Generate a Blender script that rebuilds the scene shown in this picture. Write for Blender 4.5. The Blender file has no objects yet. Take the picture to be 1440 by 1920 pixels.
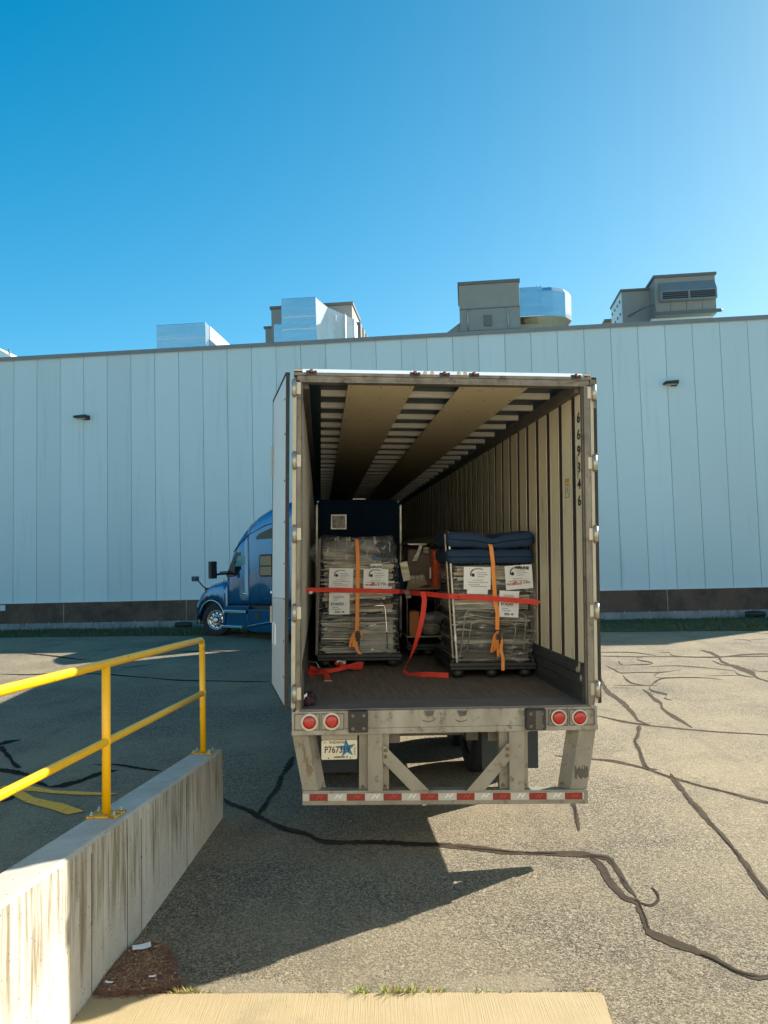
import bpy, bmesh, math, random
from mathutils import Vector, Matrix, noise
random.seed(7)
R = math.radians
C = bpy.context.scene.collection
S = bpy.context.scene

# ---------------------------------------------------------------- camera
CAM_H = 2.484
def rx(a): return Matrix.Rotation(a, 3, 'X')
def ry(a): return Matrix.Rotation(a, 3, 'Y')
def rz(a): return Matrix.Rotation(a, 3, 'Z')
cd = bpy.data.cameras.new('camera')
cam = bpy.data.objects.new('camera', cd); C.objects.link(cam)
cd.sensor_fit = 'VERTICAL'; cd.sensor_height = 36.0; cd.sensor_width = 27.0
cd.lens = 1480.56 * 36 / 1920
cd.clip_start = 0.05; cd.clip_end = 1500
Mc = rx(0.0651) @ ry(0.0261)
right, fwd, up = Mc.col[0], Mc.col[1], Mc.col[2]
M3 = Matrix((right, up, -fwd)).transposed()
cam.matrix_world = Matrix.Translation((0, 0, CAM_H)) @ M3.to_4x4()
S.camera = cam

# ---------------------------------------------------------------- sky and sun
KX, KY = 1.30, 0.84                      # horizontal travel of the light per metre of drop (towards -X and -Y)
sun_dir = Vector((KX, KY, 1.0)).normalized()       # towards the sun
elev = math.asin(sun_dir.z); azim = math.atan2(sun_dir.x, sun_dir.y)
W = bpy.data.worlds.new('World'); S.world = W; W.use_nodes = True
nt = W.node_tree; nt.nodes.clear()
out = nt.nodes.new('ShaderNodeOutputWorld'); bg = nt.nodes.new('ShaderNodeBackground')
sky = nt.nodes.new('ShaderNodeTexSky'); sky.sky_type = 'NISHITA'; sky.sun_disc = False
sky.sun_elevation = elev; sky.sun_rotation = azim
sky.altitude = 100; sky.air_density = 1.0; sky.dust_density = 0.85; sky.ozone_density = 1.6
# clear, deep northern sky: less red scattered than the default air
sep = nt.nodes.new('ShaderNodeSeparateColor'); nt.links.new(sky.outputs[0], sep.inputs[0])
comb = nt.nodes.new('ShaderNodeCombineColor')
def mth(op, a, b):
    m = nt.nodes.new('ShaderNodeMath'); m.operation = op; nt.links.new(a, m.inputs[0]); m.inputs[1].default_value = b; return m.outputs[0]
nt.links.new(mth('MAXIMUM', mth('MULTIPLY', mth('SUBTRACT', sep.outputs[0], 1.04), .66), .03), comb.inputs[0])
nt.links.new(mth('MULTIPLY', mth('POWER', sep.outputs[1], .75), 1.20), comb.inputs[1])
nt.links.new(mth('MULTIPLY', mth('POWER', sep.outputs[2], .50), 2.18), comb.inputs[2])
# paler air low down, deeper overhead
gc = nt.nodes.new('ShaderNodeTexCoord'); gs = nt.nodes.new('ShaderNodeSeparateXYZ'); nt.links.new(gc.outputs['Generated'], gs.inputs[0])
gr = nt.nodes.new('ShaderNodeMapRange'); gr.inputs[1].default_value = .16; gr.inputs[2].default_value = .62; gr.inputs[3].default_value = 1.32; gr.inputs[4].default_value = .93
nt.links.new(gs.outputs[2], gr.inputs[0])
gm = nt.nodes.new('ShaderNodeMixRGB'); gm.blend_type = 'MULTIPLY'; gm.inputs[0].default_value = 1
nt.links.new(comb.outputs[0], gm.inputs[1]); nt.links.new(gr.outputs[0], gm.inputs[2])
nt.links.new(gm.outputs[0], bg.inputs[0])
bg.inputs[1].default_value = 0.06
nt.links.new(bg.outputs[0], out.inputs[0])
sl = bpy.data.lights.new('sun', 'SUN'); sl.energy = 4.3; sl.angle = R(0.5); sl.color = (1.0, 0.94, 0.84)
so = bpy.data.objects.new('sun', sl); C.objects.link(so)
so.rotation_euler = sun_dir.to_track_quat('Z', 'Y').to_euler(); so.location = (30, 20, 30)
S.view_settings.view_transform = 'Standard'; S.view_settings.look = 'None'
S.view_settings.exposure = 1.4; S.view_settings.gamma = 1.0
S.render.engine = 'CYCLES'
S.cycles.max_bounces = 12; S.cycles.diffuse_bounces = 3; S.cycles.transparent_max_bounces = 16
try: S.cycles.use_denoising = True
except Exception: pass

# ---------------------------------------------------------------- helpers
def tag(o, label=None, cat=None, group=None, kind=None):
    if label: o['label'] = label
    if cat: o['category'] = cat
    if group: o['group'] = group
    if kind: o['kind'] = kind
    return o
def thing(name, label, cat, loc=(0, 0, 0), rot=0, group=None, M=None, S1=None):
    o = bpy.data.objects.new(name, None); C.objects.link(o)
    o.empty_display_size = 0.2
    if M is not None: o.matrix_world = M
    else: o.location = loc; o.rotation_euler = (0, 0, rot)
    return tag(o, label, cat, group)

class MB:
    def __init__(s): s.b = bmesh.new(); s.mats = []; s.mi = 0
    def use(s, m):
        if m not in s.mats: s.mats.append(m)
        s.mi = s.mats.index(m); return s
    def _f(s, vs, smooth=False):
        try:
            f = s.b.faces.new(vs); f.material_index = s.mi; f.smooth = smooth; return f
        except ValueError: return None
    def box(s, x0, x1, y0, y1, z0, z1, bev=0, shear=None):
        P = [(x, y, z) for z in (z0, z1) for y in (y0, y1) for x in (x0, x1)]
        if shear: P = [shear(Vector(p)) for p in P]
        return s.hexa(P, bev)
    def hexa(s, P, bev=0):
        v = [s.b.verts.new(p) for p in P]
        fs = [s._f([v[i] for i in q]) for q in ((0,2,3,1),(4,5,7,6),(0,1,5,4),(2,6,7,3),(0,4,6,2),(1,3,7,5))]
        if bev:
            es = list({e for f in fs for e in f.edges})
            r = bmesh.ops.bevel(s.b, geom=es, offset=bev, segments=2, affect='EDGES', profile=.6)
            for f in r['faces']: f.material_index = s.mi
        return s
    def prism(s, pts, axis, a, b, bev=0):
        # pts: 2D outline, extruded along axis from a to b
        def mk(p, t):
            return {'x': (t, p[0], p[1]), 'y': (p[0], t, p[1]), 'z': (p[0], p[1], t)}[axis]
        A = [s.b.verts.new(mk(p, a)) for p in pts]; B = [s.b.verts.new(mk(p, b)) for p in pts]
        fs = [s._f(A), s._f(B[::-1])]
        n = len(pts)
        for i in range(n): fs.append(s._f([A[i], B[i], B[(i+1) % n], A[(i+1) % n]]))
        fs = [f for f in fs if f]
        if bev:
            es = list({e for f in fs for e in f.edges})
            r = bmesh.ops.bevel(s.b, geom=es, offset=bev, segments=2, affect='EDGES', profile=.6)
            for f in r['faces']: f.material_index = s.mi
        return s
    def loft(s, rings, close=True, caps=True, smooth=True):
        Rg = [[s.b.verts.new(p) for p in r] for r in rings]
        n = len(Rg[0])
        for a, b in zip(Rg, Rg[1:]):
            for i in range(n if close else n-1):
                s._f([a[i], a[(i+1) % n], b[(i+1) % n], b[i]], smooth)
        if caps and close: s._f(Rg[0][::-1]); s._f(Rg[-1])
        return s
    def tube(s, pts, r, n=12, closed=False, caps=True):
        pts = [Vector(p) for p in pts]; rings = []
        N = len(pts); ref = None
        for i, p in enumerate(pts):
            if closed: t = pts[(i+1) % N] - pts[i-1]
            else: t = pts[min(i+1, N-1)] - pts[max(i-1, 0)]
            t.normalize()
            if ref is None:
                ref = Vector((0, 0, 1)) if abs(t.z) < .9 else Vector((1, 0, 0))
            u = ref - t * ref.dot(t)
            if u.length < 1e-4: u = t.orthogonal()
            u.normalize(); ref = u; w = t.cross(u)
            rr = r[i] if isinstance(r, (list, tuple)) else r
            rings.append([p + (u * math.cos(a) + w * math.sin(a)) * rr for a in [2*math.pi*k/n for k in range(n)]])
        if closed: rings.append(rings[0])
        s.loft(rings, caps=caps and not closed); return s
    def cyl(s, p0, p1, r, n=20): return s.tube([p0, p1], r, n)
    def ribbon(s, pts, ws, th=.003):
        # pts centre line, ws half-width vectors (one or per point)
        pts = [Vector(p) for p in pts]; rings = []
        for i, p in enumerate(pts):
            w = Vector(ws[i]) if isinstance(ws, list) else Vector(ws)
            t = (pts[min(i+1, len(pts)-1)] - pts[max(i-1, 0)]).normalized()
            n = t.cross(w).normalized() * th/2
            rings.append([p - w - n, p + w - n, p + w + n, p - w + n])
        s.loft(rings, smooth=False); return s
    def ball(s, c, rx_, ry_, rz_, nu=18, nv=10, jit=0, sc=3, seed=0):
        rings = []
        c = Vector(c)
        for j in range(1, nv):
            th = math.pi * j / nv; rg = []
            for i in range(nu):
                ph = 2*math.pi*i/nu
                d = Vector((math.sin(th)*math.cos(ph), math.sin(th)*math.sin(ph), math.cos(th)))
                k = 1 + jit * noise.noise(d * sc + Vector((seed, seed*.7, 0)))
                rg.append(c + Vector((d.x*rx_*k, d.y*ry_*k, d.z*rz_*k)))
            rings.append(rg)
        s.loft(rings); return s
    def xf(s, M):
        bmesh.ops.transform(s.b, matrix=M, verts=s.b.verts); return s
    def build(s, name, mat=None, parent=None, smooth=None, label=None, kind=None, M=None):
        me = bpy.data.meshes.new(name)
        bmesh.ops.recalc_face_normals(s.b, faces=s.b.faces)
        s.b.to_mesh(me); s.b.free()
        ms = s.mats if s.mats else [mat]
        for m in ms: me.materials.append(m)
        if smooth is not None:
            for p in me.polygons: p.use_smooth = smooth
        o = bpy.data.objects.new(name, me); C.objects.link(o)
        if parent is not None: o.parent = parent
        if M is not None: o.matrix_local = M
        if label: o['label'] = label
        if kind: o['kind'] = kind
        return o

_font = [None]
def text(name, body, size, mat, parent, M, bold=0, ext=.0006, align='CENTER', sx=1.0, shear=0):
    cu = bpy.data.curves.new(name, 'FONT'); cu.body = body; cu.size = size; cu.extrude = ext
    cu.align_x = align; cu.align_y = 'CENTER'; cu.offset = bold; cu.shear = shear; cu.resolution_u = 3
    o = bpy.data.objects.new(name, cu); C.objects.link(o)
    dg = bpy.context.evaluated_depsgraph_get()
    me = bpy.data.meshes.new_from_object(o.evaluated_get(dg))
    bpy.data.objects.remove(o); bpy.data.curves.remove(cu)
    me.materials.clear(); me.materials.append(mat)
    if sx != 1.0: me.transform(Matrix.Diagonal((sx, 1, 1, 1)))
    q = bpy.data.objects.new(name, me); C.objects.link(q)
    if parent is not None: q.parent = parent
    q.matrix_local = M
    return q
def face_back(x, y, z, tilt=0):
    # lettering that faces the -Y side, upright (local text X -> +X, text Y -> +Z, normal -> -Y)
    return Matrix.Translation((x, y, z)) @ Matrix.Rotation(R(90), 4, 'X') @ Matrix.Rotation(R(tilt), 4, 'Z')

# ---------------------------------------------------------------- materials
def mk(name, col, rough=.6, metal=0, col2=None, scale=4, amt=.5, stretch=(1,1,1), bump=0, bscale=60, bstretch=(1,1,1),
       dirt=None, dscale=2, dthr=(.5,.7), dstretch=(1,1,1), coat=0, spec=.5, detail=6, rvar=0, seedoff=0):
    m = bpy.data.materials.new(name); m.use_nodes = True
    t = m.node_tree; N = t.nodes; L = t.links
    p = N['Principled BSDF']
    p.inputs['Roughness'].default_value = rough; p.inputs['Metallic'].default_value = metal
    p.inputs['Specular IOR Level'].default_value = spec; p.inputs['Coat Weight'].default_value = coat
    p.inputs['Base Color'].default_value = (*col, 1)
    tc = N.new('ShaderNodeTexCoord')
    def noi(sc, st, det=detail, rgh=.6):
        mp = N.new('ShaderNodeMapping'); mp.inputs['Scale'].default_value = st; mp.inputs['Location'].default_value = (seedoff, seedoff*.7, seedoff*.3)
        L.new(tc.outputs['Object'], mp.inputs[0])
        n = N.new('ShaderNodeTexNoise'); n.inputs['Scale'].default_value = sc; n.inputs['Detail'].default_value = det
        n.inputs['Roughness'].default_value = rgh
        L.new(mp.outputs[0], n.inputs['Vector']); return n
    cur = None
    def ramp(src, a, b):
        r = N.new('ShaderNodeMapRange'); r.inputs[1].default_value = a; r.inputs[2].default_value = b
        L.new(src, r.inputs[0]); return r.outputs[0]
    if col2 is not None:
        n = noi(scale, stretch)
        mx = N.new('ShaderNodeMixRGB'); mx.inputs[1].default_value = (*col, 1); mx.inputs[2].default_value = (*col2, 1)
        f = ramp(n.outputs[0], .5-.25/amt*.5, .5+.25/amt*.5); L.new(f, mx.inputs[0]); cur = mx.outputs[0]
        if rvar:
            rr = N.new('ShaderNodeMapRange'); rr.inputs[3].default_value = rough-rvar; rr.inputs[4].default_value = rough+rvar
            L.new(f, rr.inputs[0]); L.new(rr.outputs[0], p.inputs['Roughness'])
    if dirt is not None:
        n = noi(dscale, dstretch, 10, .7)
        mx = N.new('ShaderNodeMixRGB'); mx.inputs[2].default_value = (*dirt, 1)
        if cur: L.new(cur, mx.inputs[1])
        else: mx.inputs[1].default_value = (*col, 1)
        L.new(ramp(n.outputs[0], *dthr), mx.inputs[0]); cur = mx.outputs[0]
    if cur: L.new(cur, p.inputs['Base Color'])
    if bump:
        n = noi(bscale, bstretch)
        b = N.new('ShaderNodeBump'); b.inputs['Strength'].default_value = bump; b.inputs['Distance'].default_value = .01
        L.new(n.outputs[0], b.inputs['Height']); L.new(b.outputs[0], p.inputs['Normal'])
    return m
def asphalt_mat():
    m = bpy.data.materials.new('worn_asphalt'); m.use_nodes = True
    t = m.node_tree; N = t.nodes; L = t.links; p = N['Principled BSDF']
    p.inputs['Roughness'].default_value = .9; p.inputs['Specular IOR Level'].default_value = .25
    tc = N.new('ShaderNodeTexCoord')
    def noi(sc, det=4, rg=.6):
        n = N.new('ShaderNodeTexNoise'); n.inputs['Scale'].default_value = sc; n.inputs['Detail'].default_value = det
        n.inputs['Roughness'].default_value = rg; L.new(tc.outputs['Object'], n.inputs['Vector']); return n.outputs[0]
    def mr(s, a, b, c=0, d=1):
        r = N.new('ShaderNodeMapRange'); r.inputs[1].default_value = a; r.inputs[2].default_value = b
        r.inputs[3].default_value = c; r.inputs[4].default_value = d; L.new(s, r.inputs[0]); return r.outputs[0]
    def mix(f, a, b, mode='MIX'):
        x = N.new('ShaderNodeMixRGB'); x.blend_type = mode
        for k, v in ((0, f), (1, a), (2, b)):
            if isinstance(v, tuple): x.inputs[k].default_value = (*v, 1)
            elif isinstance(v, (int, float)): x.inputs[k].default_value = v
            else: L.new(v, x.inputs[k])
        return x.outputs[0]
    vor = N.new('ShaderNodeTexVoronoi'); vor.inputs['Scale'].default_value = 125; L.new(tc.outputs['Object'], vor.inputs['Vector'])
    vor2 = N.new('ShaderNodeTexVoronoi'); vor2.inputs['Scale'].default_value = 70; L.new(tc.outputs['Object'], vor2.inputs['Vector'])
    sep = N.new('ShaderNodeSeparateColor'); L.new(vor.outputs['Color'], sep.inputs[0])
    stone = mix(mr(sep.outputs[0], .15, .95), (.066, .055, .040), (.46, .385, .265))
    sep2 = N.new('ShaderNodeSeparateColor'); L.new(vor2.outputs['Color'], sep2.inputs[0])
    stone = mix(mr(sep2.outputs[1], .84, .90, 0, .85), stone, (.45, .39, .29))
    stone = mix(mr(sep2.outputs[2], .8, .9, 0, .6), stone, (.065, .056, .046))
    binder = mr(noi(30, 6, .75), .42, .62)
    c = mix(mr(noi(24, 8, .8), .53, .66, 0, .6), stone, (.055, .045, .034))
    c = mix(mr(noi(17, 8, .8), .55, .68, 0, .6), c, (.40, .335, .23))
    c = mix(mr(noi(.35, 5), .40, .62, 0, .55), c, (.42, .345, .215))
    # polished tyre lanes running towards the dock, and old oil spots
    mp = N.new('ShaderNodeMapping'); mp.inputs['Scale'].default_value = (1.3, .10, 1); mp.inputs['Rotation'].default_value = (0, 0, .12); L.new(tc.outputs['Object'], mp.inputs[0])
    ln = N.new('ShaderNodeTexNoise'); ln.inputs['Scale'].default_value = 1.4; ln.inputs['Detail'].default_value = 5; L.new(mp.outputs[0], ln.inputs['Vector'])
    c = mix(mr(ln.outputs[0], .55, .72, 0, .22), c, (.10, .085, .065))
    c = mix(mr(noi(2.1, 3, .5), .70, .78, 0, .5), c, (.055, .048, .04))
    c = mix(mr(noi(1.3, 6, .7), .52, .72, 0, .35), c, (.115, .10, .08))
    # fine sand lying in patches close to the slab
    sx = N.new('ShaderNodeSeparateXYZ'); L.new(tc.outputs['Object'], sx.inputs[0])
    def patch(cx, cy, ax, ay):
        def term(o, c0, a):
            q = N.new('ShaderNodeMath'); q.operation = 'SUBTRACT'; L.new(o, q.inputs[0]); q.inputs[1].default_value = c0
            d = N.new('ShaderNodeMath'); d.operation = 'DIVIDE'; L.new(q.outputs[0], d.inputs[0]); d.inputs[1].default_value = a
            e = N.new('ShaderNodeMath'); e.operation = 'POWER'; L.new(d.outputs[0], e.inputs[0]); e.inputs[1].default_value = 2; return e.outputs[0]
        s_ = N.new('ShaderNodeMath'); s_.operation = 'ADD'; L.new(term(sx.outputs[0], cx, ax), s_.inputs[0]); L.new(term(sx.outputs[1], cy, ay), s_.inputs[1])
        w = N.new('ShaderNodeMath'); w.operation = 'ADD'; L.new(s_.outputs[0], w.inputs[0]); L.new(mr(noi(6, 6, .7), .2, .8, -.9, .9), w.inputs[1])
        return mr(w.outputs[0], .85, 1.15, .8, 0)
    for a in ((-.95, 4.80, .42, .13), (.62, 4.81, .33, .10), (-1.62, 4.9, .2, .6)):
        c = mix(patch(*a), c, (.36, .30, .20))
    # hairline cracks between the sealed ones
    wv = N.new('ShaderNodeTexNoise'); wv.inputs['Scale'].default_value = 2.2; wv.inputs['Detail'].default_value = 7; wv.inputs['Roughness'].default_value = .65; L.new(tc.outputs['Object'], wv.inputs['Vector'])
    vm = N.new('ShaderNodeVectorMath'); vm.operation = 'SCALE'; L.new(wv.outputs['Color'], vm.inputs[0]); vm.inputs['Scale'].default_value = .9
    va = N.new('ShaderNodeVectorMath'); va.operation = 'ADD'; L.new(tc.outputs['Object'], va.inputs[0]); L.new(vm.outputs[0], va.inputs[1])
    ve = N.new('ShaderNodeTexVoronoi'); ve.feature = 'DISTANCE_TO_EDGE'; ve.inputs['Scale'].default_value = .42; L.new(va.outputs[0], ve.inputs['Vector'])
    hm = N.new('ShaderNodeMath'); hm.operation = 'MULTIPLY'; L.new(mr(ve.outputs['Distance'], .0012, .0030, 1, 0), hm.inputs[0]); L.new(mr(noi(.8, 3), .46, .56, 0, .75), hm.inputs[1])
    c = mix(hm.outputs[0], c, (.045, .036, .027))
    L.new(c, p.inputs['Base Color'])
    b = N.new('ShaderNodeBump'); b.inputs['Strength'].default_value = 1.0; b.inputs['Distance'].default_value = .008
    h = N.new('ShaderNodeMath'); h.operation = 'ADD'; L.new(sep.outputs[0], h.inputs[0]); L.new(binder, h.inputs[1])
    L.new(h.outputs[0], b.inputs['Height']); L.new(b.outputs[0], p.inputs['Normal'])
    return m

def panel_mat():
    m = mk('coated_steel_panel', (.62, .745, .745), .45, 0, (.585, .71, .71), .25, .5, bump=.14, bscale=1.2, bstretch=(1, 1, .15), spec=.4,
           dirt=(.45, .54, .54), dscale=2.4, dthr=(.55, .85), dstretch=(1, 1, .07))
    # each panel comes from its own batch: a slightly different tone per 42-inch panel
    t = m.node_tree; N = t.nodes; L = t.links; p = N['Principled BSDF']; src = p.inputs['Base Color'].links[0].from_socket
    tc = N.new('ShaderNodeTexCoord'); sx = N.new('ShaderNodeSeparateXYZ'); L.new(tc.outputs['Object'], sx.inputs[0])
    def mm(op, a, v):
        q = N.new('ShaderNodeMath'); q.operation = op; L.new(a, q.inputs[0]); q.inputs[1].default_value = v; return q.outputs[0]
    fl = mm('FLOOR', mm('DIVIDE', mm('ADD', sx.outputs[0], 16.168), 1.067), 0)
    wn = N.new('ShaderNodeTexWhiteNoise'); wn.noise_dimensions = '1D'; L.new(fl, wn.inputs['W'])
    mr = N.new('ShaderNodeMapRange'); mr.inputs[3].default_value = .94; mr.inputs[4].default_value = 1.03; L.new(wn.outputs[0], mr.inputs[0])
    x = N.new('ShaderNodeMixRGB'); x.blend_type = 'MULTIPLY'; x.inputs[0].default_value = 1; L.new(src, x.inputs[1]); L.new(mr.outputs[0], x.inputs[2]); L.new(x.outputs[0], p.inputs['Base Color'])
    return m

def board_concrete():
    m = bpy.data.materials.new('stained_wall_concrete'); m.use_nodes = True
    t = m.node_tree; N = t.nodes; L = t.links; p = N['Principled BSDF']; p.inputs['Roughness'].default_value = .85
    p.inputs['Specular IOR Level'].default_value = .3
    tc = N.new('ShaderNodeTexCoord')
    def noi(sc, st=(1,1,1), det=6, rg=.6, off=0):
        mp = N.new('ShaderNodeMapping'); mp.inputs['Scale'].default_value = st; mp.inputs['Location'].default_value = (off, off, off)
        L.new(tc.outputs['Object'], mp.inputs[0])
        n = N.new('ShaderNodeTexNoise'); n.inputs['Scale'].default_value = sc; n.inputs['Detail'].default_value = det
        n.inputs['Roughness'].default_value = rg; L.new(mp.outputs[0], n.inputs['Vector']); return n.outputs[0]
    def mr(s, a, b, c=0, d=1):
        r = N.new('ShaderNodeMapRange'); r.inputs[1].default_value = a; r.inputs[2].default_value = b
        r.inputs[3].default_value = c; r.inputs[4].default_value = d; L.new(s, r.inputs[0]); return r.outputs[0]
    def mul(a, b, op='MULTIPLY'):
        q = N.new('ShaderNodeMath'); q.operation = op; L.new(a, q.inputs[0])
        if isinstance(b, (int, float)): q.inputs[1].default_value = b
        else: L.new(b, q.inputs[1])
        return q.outputs[0]
    def mix(f, a, b):
        x = N.new('ShaderNodeMixRGB')
        for k, v in ((0, f), (1, a), (2, b)):
            if isinstance(v, tuple): x.inputs[k].default_value = (*v, 1)
            elif isinstance(v, (int, float)): x.inputs[k].default_value = v
            else: L.new(v, x.inputs[k])
        return x.outputs[0]
    c = mix(mr(noi(3, (1,1,.6)), .35, .65), (.41, .375, .315), (.52, .48, .41))
    c = mix(mr(noi(22, (1,1,1), 9, .8), .50, .68, 0, .35), c, (.26, .225, .175))
    sx = N.new('ShaderNodeSeparateXYZ'); L.new(tc.outputs['Object'], sx.inputs[0])
    # runs of grime washed down from the top: long in Z, strongest high up (they have this shape on the wall)
    geo = N.new('ShaderNodeNewGeometry'); gn = N.new('ShaderNodeSeparateXYZ'); L.new(geo.outputs['Normal'], gn.inputs[0]); side = mr(gn.outputs[2], .3, .8, 1, 0)
    hgt = mr(sx.outputs[2], .1, .72)
    st1 = mr(mul(noi(13, (1, 1, .06), 6, .7), mul(hgt, .22), 'ADD'), .60, .74)
    c = mix(mul(mul(st1, .95), side), c, (.19, .155, .09))
    st2 = mr(mul(noi(20, (1, 1, .05), 6, .75, 3.3), mul(hgt, .14), 'ADD'), .56, .68)
    c = mix(mul(mul(st2, .6), side), c, (.56, .53, .47))
    st3 = mr(noi(30, (1, 1, .03), 3, .6, 7.7), .66, .70)
    c = mix(mul(mul(st3, .6), side), c, (.17, .15, .13))
    vo = N.new('ShaderNodeTexVoronoi'); vo.inputs['Scale'].default_value = 26; L.new(tc.outputs['Object'], vo.inputs['Vector'])
    sp = N.new('ShaderNodeSeparateColor'); L.new(vo.outputs['Color'], sp.inputs[0])
    pit = mul(mr(vo.outputs['Distance'], .12, .16, 1, 0), mr(sp.outputs[0], .6, .62))
    c = mix(mul(pit, .8), c, (.10, .085, .06))
    L.new(c, p.inputs['Base Color'])
    b = N.new('ShaderNodeBump'); b.inputs['Strength'].default_value = .35; b.inputs['Distance'].default_value = .006
    hh = mul(noi(9, (1, 1, .5), 8, .65), mul(pit, -.6), 'ADD')
    L.new(hh, b.inputs['Height']); L.new(b.outputs[0], p.inputs['Normal'])
    return m

def wrap_mat(name, lo, hi, seed=0, horiz=True, alpha=(.10, .75), tintc=(.8, .8, .78)):
    # stretch film: mostly clear, with taut glossy creases
    m = bpy.data.materials.new(name); m.use_nodes = True
    t = m.node_tree; N = t.nodes; L = t.links
    p = N['Principled BSDF']; p.inputs['Roughness'].default_value = .18; p.inputs['Base Color'].default_value = (*tintc, 1)
    p.inputs['Specular IOR Level'].default_value = .8
    tc = N.new('ShaderNodeTexCoord'); mp = N.new('ShaderNodeMapping'); L.new(tc.outputs['Object'], mp.inputs[0])
    mp.inputs['Scale'].default_value = (1, 1, 7) if horiz else (4, 1, 1.4); mp.inputs['Location'].default_value = (seed, seed, seed)
    mp.inputs['Rotation'].default_value = (0, .06 if horiz else .9, 0)
    n = N.new('ShaderNodeTexNoise'); n.inputs['Scale'].default_value = 5; n.inputs['Detail'].default_value = 9; n.inputs['Roughness'].default_value = .7
    n.inputs['Distortion'].default_value = .4
    L.new(mp.outputs[0], n.inputs['Vector'])
    r = N.new('ShaderNodeMapRange'); r.inputs[1].default_value = lo; r.inputs[2].default_value = hi
    r.inputs[3].default_value = alpha[0]; r.inputs[4].default_value = alpha[1]; L.new(n.outputs[0], r.inputs[0])
    L.new(r.outputs[0], p.inputs['Alpha'])
    b = N.new('ShaderNodeBump'); b.inputs['Strength'].default_value = 1; b.inputs['Distance'].default_value = .02
    L.new(n.outputs[0], b.inputs['Height']); L.new(b.outputs[0], p.inputs['Normal'])
    return m

M = {}
M['asphalt'] = asphalt_mat()
M['seal'] = mk('crack_sealant', (.018, .014, .010), .95, 0, (.038, .029, .020), 9, .5, bump=.3, bscale=40, spec=.08)
M['seal_brown'] = mk('brown_sealant', (.040, .029, .020), .9, 0, (.075, .055, .036), 12, .6, bump=.3, bscale=40, spec=.12)  # browner sealant tone, for cracks that don't start far left
M['paint_y'] = mk('yellow_road_paint', (1.0, .44, .03), .75, 0, (.86, .38, .03), 25, .7, dirt=(.09, .085, .07), dscale=18, dthr=(.58, .66), bump=.2, bscale=120)
M['slab'] = mk('broomed_concrete', (.35, .265, .135), .85, 0, (.41, .31, .165), 3, .5, bump=.45, bscale=60, bstretch=(3, .06, 1), dirt=(.235, .185, .11), dscale=2.2, dthr=(.55, .8))
M['panel'] = panel_mat()
M['joint'] = mk('panel_joint', (.24, .38, .40), .8)
M['coping'] = mk('coping_metal', (.23, .24, .235), .5, .0, (.20, .21, .205), 2, .5)
M['flash'] = mk('white_flashing', (.62, .68, .68), .4)
M['cmu'] = mk('split_face_block', (.135, .082, .054), .95, 0, (.17, .108, .075), 14, .6, bump=1, bscale=40, dirt=(.05, .038, .03), dscale=.8, dthr=(.45, .7))
M['footing'] = mk('footing_concrete', (.33, .335, .32), .9, 0, (.22, .225, .215), 1.2, .7, dirt=(.14, .14, .12), dscale=4, dthr=(.5, .7), dstretch=(1, 1, .3), bump=.3)
M['roofing'] = mk('roof_membrane', (.5, .5, .48), .8)
M['wallconc'] = board_concrete()
M['yellow'] = mk('yellow_enamel', (.93, .50, .0), .38, 0, (.88, .46, .0), 6, .5, bump=.08, bscale=60, coat=.15, dirt=(.26, .12, .03), dscale=14, dthr=(.63, .66))
M['yrust'] = mk('rusty_yellow_plate', (.74, .40, .01), .6, 0, (.62, .32, .01), 12, .5, dirt=(.16, .055, .02), dscale=14, dthr=(.50, .60), bump=.3)
M['steel'] = mk('galvanised_steel', (.45, .45, .43), .35, .9)
M['frame'] = mk('weathered_aluminium', (.22, .20, .165), .5, .2, (.13, .115, .09), 6, .7, stretch=(1, 1, .4), dirt=(.06, .05, .038), dscale=9, dthr=(.54, .68), bump=.15, bscale=30, rvar=.1)
M['frame_dark'] = mk('grimy_frame', (.17, .155, .13), .55, .2, (.10, .09, .075), 8, .6, stretch=(1, 1, .3), bump=.15)
M['sill'] = mk('sill_aluminium', (.39, .37, .32), .5, .2, (.22, .20, .16), 4, .7, stretch=(1, 1, .35), dirt=(.09, .075, .055), dscale=8, dthr=(.54, .68), bump=.15, bscale=30)
M['galv'] = mk('galvanised_bumper', (.31, .29, .235), .5, .2, (.22, .20, .16), 4, .7, stretch=(1, 1, .5), dirt=(.10, .075, .05), dscale=9, dthr=(.56, .68), bump=.15, bscale=25, rvar=.1)
M['creamstrip'] = mk('cream_hinge_strip', (.50, .46, .35), .5, 0, (.36, .33, .25), 8, .5)
M['hinge'] = mk('hinge_steel', (.42, .39, .32), .35, .5)
M['white'] = mk('white_gelcoat', (.78, .80, .80), .35, 0, (.72, .74, .74), 3, .5, dirt=(.50, .50, .46), dscale=3, dthr=(.6, .8), dstretch=(1, 1, .3))
M['doorskin'] = mk('door_skin', (.66, .71, .71), .38, 0, (.61, .665, .67), 3, .5, dirt=(.35, .36, .34), dscale=4, dthr=(.62, .8), dstretch=(1, 1, .3))
M['doorband'] = mk('door_lower_band', (.56, .56, .54), .4, 0, (.48, .48, .46), 5, .5, dirt=(.2, .19, .17), dscale=6, dthr=(.6, .8))
M['rubber'] = mk('black_rubber', (.018, .018, .018), .75, 0, (.035, .033, .03), 20, .5, bump=.3)
M['linerl'] = mk('shaded_wall_liner', (.13, .11, .08), .6, 0, (.09, .075, .055), 5, .6, stretch=(1, 1, .3))  # darker copy of the cream liner; the left wall's shade is painted in
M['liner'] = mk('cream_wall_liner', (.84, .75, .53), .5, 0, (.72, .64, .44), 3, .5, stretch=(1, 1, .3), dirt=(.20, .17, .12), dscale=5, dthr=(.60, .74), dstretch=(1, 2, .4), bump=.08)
M['post'] = mk('logistic_post', (.016, .017, .017), .6, .1, (.035, .035, .033), 12, .5, stretch=(1, 1, .2))
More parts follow.
